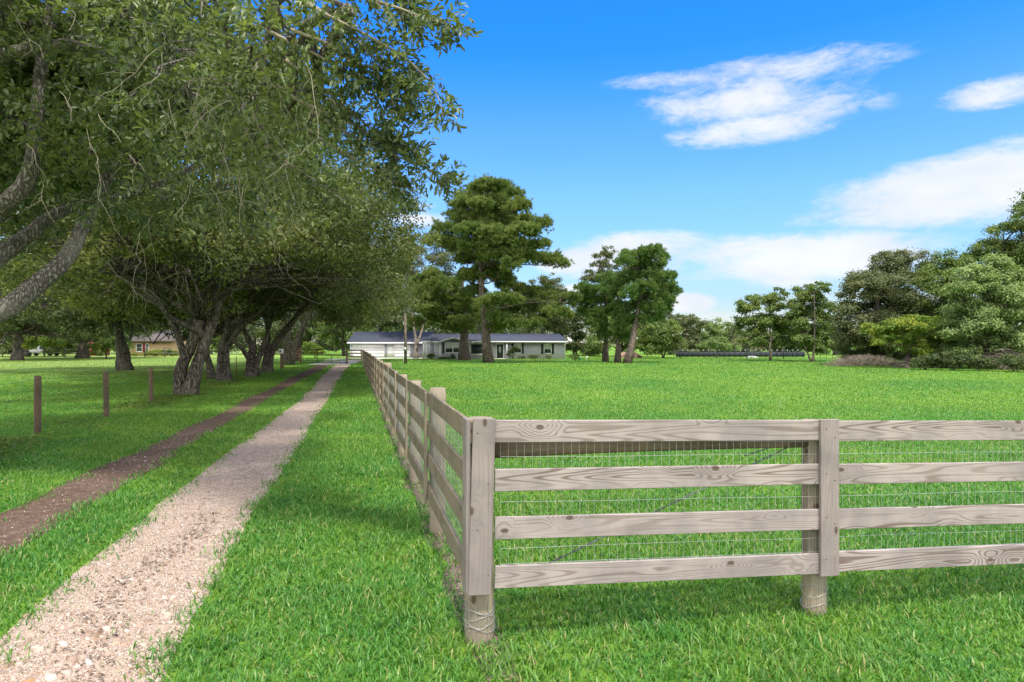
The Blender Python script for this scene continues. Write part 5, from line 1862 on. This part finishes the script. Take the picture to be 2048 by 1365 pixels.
tree('shade_tree', 'dark tall tree rising behind the garage roof', np.array([XP(750, 116), 116, 0]), E([(740, 610, 36, 28), (775, 625, 36, 26), (720, 580, 36, 36), (760, 570, 40, 34), (790, 560, 34, 34), (750, 645, 40, 22), (800, 645, 36, 20), (740, 530, 40, 40), (780, 520, 36, 34), (815, 628, 40, 26), (830, 650, 40, 20), (800, 600, 36, 28)], 116, 4), M['leaf_dark'], M['bark_oak'], 14000, 0.38, 0.19, 0.5, 503, group=BG)
tree('shade_tree', 'dark shadowy tree filling the gap left of the garage wall', np.array([XP(640, 122), 122, 0]), E([(630, 680, 36, 22), (600, 665, 34, 30), (670, 690, 30, 18), (610, 640, 40, 30), (650, 630, 34, 28), (700, 690, 20, 18), (575, 690, 30, 20)], 122, 3), M['leaf_dark'], M['bark_oak'], 9000, 0.4, 0.2, 0.4, 504, group=BG)
tree('shade_tree', 'open crowned tree peeping over the right roof end behind the big pine', np.array([XP(1085, 108), 108, 0]), E([(1100, 560, 22, 12), (1080, 575, 24, 14), (1108, 580, 20, 14), (1066, 590, 24, 16), (1095, 605, 30, 20), (1070, 625, 30, 22), (1110, 632, 26, 22), (1085, 655, 34, 18)], 108, 3), M['leaf_grey'], M['bark_oak'], 9000, 0.34, 0.17, 0.3, 505, group=BG)
tree('shade_tree', 'dark dense tree right behind the house corner with the dish', np.array([XP(1150, 112), 112, 0]), E([(1150, 660, 36, 26), (1175, 690, 30, 20), (1130, 690, 26, 18), (1150, 625, 36, 26), (1180, 650, 26, 26), (1120, 650, 30, 24), (1160, 700, 40, 14)], 112, 3), M['leaf_dark'], M['bark_oak'], 11000, 0.36, 0.18, 0.4, 506, group=BG)
tree('shade_tree', 'mid green tree behind the roof between the two front pine trunks', np.array([XP(960, 114), 114, 0]), E([(960, 640, 40, 22), (920, 645, 34, 20), (1000, 645, 34, 20), (1040, 650, 30, 20), (880, 640, 34, 24), (950, 612, 44, 24), (1010, 615, 40, 24), (900, 610, 36, 24)], 114, 3), M['leaf_mid'], M['bark_oak'], 12000, 0.38, 0.19, 0.4, 507, group=BG)
tree('open_tree', 'loose leaved tall tree showing above the leftmost small pine', np.array([XP(1213, 82), 82, 0]), E([(1218, 505, 12, 12), (1208, 520, 20, 14), (1225, 528, 18, 14), (1196, 540, 20, 14), (1215, 548, 24, 16), (1178, 555, 14, 10), (1190, 568, 24, 16), (1222, 572, 24, 18), (1170, 580, 12, 12), (1240, 545, 14, 14)], 80, 1.5), M['leaf_grey'], M['bark_pale'], 4200, 0.28, 0.14, 0.22, 508, sub=10)
tree('shade_tree', 'bright bushy low tree with pale stems right of the small pines', gp(1326, 716.5), E([(1310, 670, 26, 20), (1335, 675, 26, 20), (1325, 655, 28, 16), (1300, 690, 24, 16), (1350, 690, 20, 14), (1322, 690, 34, 14), (1290, 665, 20, 18)], 90, 2), M['leaf_mid'], M['bark_pale'], 9000, 0.28, 0.14, 0.16, 509,
     paths=[(pxpath([(1326, 716), (1323, 705), (1316, 690), (1310, 675)], 91), 0.13, 0.06), (pxpath([(1327, 716), (1331, 702), (1338, 688), (1340, 672)], 91), 0.12, 0.05)])
tree('shade_tree', 'dark tree directly behind the three small pine trunks', np.array([XP(1240, 104), 104, 0]), E([(1240, 690, 40, 18), (1210, 670, 34, 26), (1270, 675, 36, 26), (1240, 650, 44, 26), (1290, 650, 30, 28), (1195, 695, 24, 16), (1290, 700, 30, 12)], 104, 3), M['leaf_mid'], M['bark_oak'], 11000, 0.34, 0.17, 0.35, 510, group=BG)
FAR = 'far trees along the right horizon'
far = [(1370, 122, 'leaf_grey', 'grey green far tree just right of the bushy low tree', [(1365, 670, 30, 24), (1385, 655, 26, 22), (1350, 650, 26, 20), (1370, 640, 22, 12), (1375, 690, 34, 16)]),
       (1415, 128, 'leaf_pale', 'pale rounded far tree above the black screen fence', [(1412, 665, 26, 20), (1425, 680, 26, 18), (1400, 685, 24, 16), (1430, 655, 18, 14), (1415, 694, 30, 12)]),
       (1455, 132, 'leaf_mid', 'far tree over the middle of the black screen fence', [(1450, 665, 26, 20), (1470, 672, 22, 20), (1455, 688, 34, 16), (1440, 680, 20, 16)]),
       (1490, 126, 'leaf_grey', 'far greyish tree behind the left open lawn tree', [(1490, 665, 24, 22), (1500, 685, 30, 18), (1478, 688, 20, 16), (1520, 680, 24, 24)]),
       (1575, 130, 'leaf_dark', 'dark far tree behind the gap of the two open lawn trees', [(1560, 680, 34, 22), (1590, 675, 30, 24), (1610, 690, 26, 18), (1545, 692, 26, 14)]),
       (1670, 118, 'leaf_mid', 'pale green far tree right of the second open lawn tree', [(1665, 650, 24, 26), (1680, 668, 24, 24), (1660, 685, 30, 18), (1690, 690, 24, 18), (1640, 680, 24, 22)]),
       (1340, 126, 'leaf_dark', 'dark far tree behind the bushy low tree', [(1335, 670, 30, 22), (1320, 645, 26, 20), (1345, 690, 30, 16), (1300, 660, 26, 24)])]
for i, (px, D, lm, lab, lst) in enumerate(far):
    tree('shade_tree', lab, np.array([XP(px, D), D, 0]), E(lst + [(px, 700, 30, 10)], D, 3), M[lm], M['bark_oak'], 6500, 0.40, 0.20, 0.3, 530 + i, group=FAR)
tree('small_tree', 'thin pale young tree before the black screen fence', np.array([XP(1432, 92), 92, 0]), E([(1420, 690, 20, 8), (1445, 694, 20, 7), (1432, 684, 18, 8), (1465, 698, 16, 5)], 92, 1), M['leaf_pale'], M['bark_pale'], 2200, 0.24, 0.12, 0.12, 545)

# ------------------------------------------------------------------ trees on the right
tree('lawn_tree', 'left of the two open crowned lawn trees by the far right fence', gp(1541, 722.5), E([(1525, 600, 20, 12), (1555, 592, 18, 12), (1500, 612, 20, 14), (1540, 615, 24, 14), (1565, 612, 16, 14), (1490, 632, 16, 16), (1518, 638, 24, 16), (1555, 640, 26, 18), (1500, 660, 20, 16), (1540, 662, 26, 18), (1575, 655, 20, 16), (1510, 680, 18, 14), (1560, 682, 24, 14), (1583, 636, 16, 14)], 76, 2.2), M['leaf_mid'], M['bark_pale'], 16000, 0.24, 0.12, 0.15, 551, sub=11, grow=1.25)
tree('lawn_tree', 'right of the two open crowned lawn trees, with a forked pale foot', gp(1624, 724.5), E([(1612, 580, 14, 9), (1640, 578, 14, 10), (1622, 596, 22, 12), (1645, 605, 16, 12), (1605, 610, 18, 14), (1630, 622, 24, 14), (1655, 630, 18, 14), (1600, 640, 20, 16), (1628, 650, 26, 16), (1655, 655, 18, 16), (1610, 675, 22, 16), (1640, 680, 24, 16), (1592, 662, 14, 14), (1622, 698, 24, 10)], 72, 2.0), M['leaf_mid'], M['bark_pale'], 16000, 0.24, 0.12, 0.15, 552, sub=11, grow=1.25,
     paths=[(pxpath([(1626, 724), (1627, 708), (1628, 690), (1630, 640), (1628, 590)], 71), 0.18, 0.05), (pxpath([(1622, 722), (1616, 708), (1611, 698), (1604, 680)], 71), 0.14, 0.05)])
RG = 'dense trees on the right edge'
tree('shade_tree', 'grey green rounded tree at the left end of the right hand wood', np.array([XP(1755, 60), 60, 0]), E([(1790, 520, 28, 18), (1770, 540, 32, 24), (1815, 540, 34, 28), (1735, 570, 30, 26), (1775, 580, 44, 34), (1820, 590, 40, 34), (1715, 600, 26, 26), (1745, 615, 42, 34), (1795, 630, 46, 34), (1705, 640, 26, 30), (1735, 660, 40, 30), (1700, 680, 26, 26), (1770, 670, 44, 30), (1720, 700, 30, 18), (1690, 665, 18, 22)], 60, 2.5), M['leaf_grey'], M['bark_oak'], 38000, 0.22, 0.11, 0.36, 561, group=RG, grow=1.13)
tree('shade_tree', 'tall green tree at the back of the right hand wood, cut by the edge', np.array([XP(2000, 60), 60, 0]), E([(2045, 440, 26, 24), (2015, 480, 34, 24), (2060, 490, 40, 40), (1980, 505, 36, 24), (1940, 520, 34, 24), (1900, 540, 34, 26), (1960, 545, 44, 30), (1870, 560, 30, 28), (2020, 540, 50, 40), (1905, 580, 40, 30), (2090, 430, 40, 50), (2100, 520, 50, 50), (1860, 600, 34, 34), (1925, 610, 50, 36)], 59, 2.5), M['leaf_mid'], M['bark_oak'], 38000, 0.22, 0.11, 0.40, 562, group=RG, grow=1.13)
tree('shade_tree', 'pale green leafy tree standing forward at the right edge', np.array([XP(1985, 50.5), 50.5, 0]), E([(1975, 545, 36, 24), (1945, 565, 34, 26), (2005, 570, 40, 28), (1925, 600, 28, 28), (1965, 600, 40, 30), (2010, 615, 40, 30), (1940, 635, 36, 28), (1985, 645, 44, 28), (2030, 650, 40, 32), (1915, 660, 26, 22), (1950, 680, 32, 22), (2020, 690, 34, 22), (1905, 695, 20, 18), (1935, 710, 22, 14), (2055, 610, 36, 40), (2060, 690, 40, 30)], 50.5, 1.6), M['leaf_pale'], M['bark_oak'], 38000, 0.20, 0.11, 0.30, 563, group=RG, grow=1.13)
tree('vine_tree', 'low spreading yellow green tree hung with yellow vines', np.array([XP(1815, 52.5), 52.5, 0]), E([(1825, 640, 24, 10), (1745, 660, 24, 10), (1900, 650, 24, 14), (1785, 655, 34, 12), (1825, 652, 36, 16), (1865, 655, 34, 18), (1765, 668, 24, 12), (1800, 672, 36, 16), (1845, 678, 38, 18), (1830, 698, 24, 16), (1860, 692, 14, 18), (1885, 668, 24, 18), (1775, 682, 22, 10)], 52.5, 1.4), M['leaf_lime'], M['bark_oak'], 15000, 0.18, 0.09, 0.20, 564, group=RG)
tree('shade_tree', 'dark tree filling the middle of the right hand wood', np.array([XP(1870, 64), 64, 0]), E([(1850, 620, 44, 40), (1900, 640, 44, 40), (1880, 690, 50, 34), (1830, 690, 40, 30), (1960, 700, 60, 34), (2020, 720, 60, 24), (1790, 700, 40, 26), (1930, 660, 40, 40)], 62, 2), M['leaf_dark'], M['bark_oak'], 20000, 0.24, 0.12, 0.36, 565, group=RG, grow=1.13)
tree('shade_tree', 'green tree beyond the right edge of the view, mostly out of sight', np.array([XP(2180, 50), 50, 0]), E([(2150, 500, 50, 50), (2200, 560, 60, 50), (2130, 600, 50, 50), (2190, 650, 60, 50), (2110, 560, 40, 40), (2110, 680, 40, 40), (2150, 440, 40, 40)], 50, 2), M['leaf_mid'], M['bark_oak'], 16000, 0.24, 0.12, 0.36, 566, group=RG)


def brush(label, px0, px1, py_top, py_base, n, seed, D):
    r = np.random.default_rng(seed)
    x0, x1 = XP(px0, D), XP(px1, D)
    hh = (py_base - py_top) / F * D
    m = MB()
    for _ in range(n):
        x = r.uniform(x0, x1)
        a = r.uniform(-1, 1)
        k = math.sin((x - x0) / (x1 - x0) * PI) ** 0.6
        L_ = hh * r.uniform(0.5, 1.5)
        p = np.array([x, D + r.normal() * 0.6, r.uniform(0, hh * 0.75 * k)])
        d = np.array([a, r.normal() * 0.3, r.uniform(-0.1, 0.8)])
        d = d / np.linalg.norm(d)
        e = p + d * L_
        e[2] = max(0.02, min(e[2], hh * k))
        mid = (p + e) / 2 + np.array([0, 0, L_ * 0.18]) + r.normal(size=3) * 0.06
        m.tube([p, mid, e], (r.uniform(0.012, 0.03), 0.014, 0.007), 3, cap=False)
    o = m.build('brush_pile', M['brush'])
    return tag(o, label, 'brush pile', 'dead brush along the right hand wood')


brush('grey brown heap of dead brush at the left end of the right wood', 1670, 1790, 711, 733, 600, 601, 56)
brush('tangled dead brush under the yellow vine tree', 1800, 1900, 716, 738, 350, 602, 52)
brush('pale bare branches piled at the right edge under the pale tree', 1990, 2075, 702, 742, 300, 603, 48.5)
for i, (px, py, w_, h_, mt, lab) in enumerate([(1850, 741, 70, 34, 'leaf_dark', 'low dark bush at the foot of the yellow vine tree'), (1905, 742, 70, 40, 'leaf_dark', 'low dark bush left of the pale tree trunk'), (1960, 743, 70, 44, 'leaf_dark', 'low dark bush below the pale forward tree'), (2030, 745, 80, 44, 'leaf_dark', 'low dark bush at the right edge behind the bare branches'), (1700, 728, 44, 26, 'leaf_grey', 'small grey bush beside the dead brush heap'), (1785, 731, 80, 60, 'leaf_dark', 'tall dark bush behind the dead brush, under the left side of the vine tree'), (1735, 730, 70, 44, 'leaf_grey', 'grey green bush right behind the heap of dead brush')]):
    shrub(lab, px, py, w_, h_, mt, 620 + i, 2200, 0.16, 0.08, group='low bushes under the right wood')

LB = 'background trees beyond the brick house'
for i, (px, D, lm, lab) in enumerate([(770, 135, 'leaf_mid', 'green background tree low behind the garage roof ridge'), (860, 138, 'leaf_dark', 'dark background tree low behind the breezeway roof'), (1050, 138, 'leaf_dark', 'dark background tree low behind the right half of the house roof'), (960, 140, 'leaf_dark', 'dark background tree low behind the middle of the house roof'), (-90, 125, 'leaf_dark', 'dark tree beyond the left edge of the far field'), (20, 128, 'leaf_mid', 'green background tree behind the white pickup truck'), (110, 130, 'leaf_dark', 'dark background tree behind the round green tree and pickup'),
                                  (215, 132, 'leaf_mid', 'green background tree over the red shed roof'), (320, 130, 'leaf_dark', 'dark background tree behind the roof of the brick house'), (420, 128, 'leaf_mid', 'green background tree right of the brick house'), (510, 126, 'leaf_dark', 'dark background tree seen between the pale oak and the dark leaning one'), (590, 130, 'leaf_mid', 'green background tree behind the brown plank fence')]):
    tree('shade_tree', lab, np.array([XP(px, D), D, 0]), E([(px + dx, py, 44, 24) for dx, py in ((-34, 690), (0, 695), (36, 688), (-22, 660), (22, 655), (0, 630), (44, 664), (-46, 665), (0, 672))], D, 3), M[lm], M['bark_oak'], 6000, 0.42, 0.2, 0.35, 640 + i, group=LB)
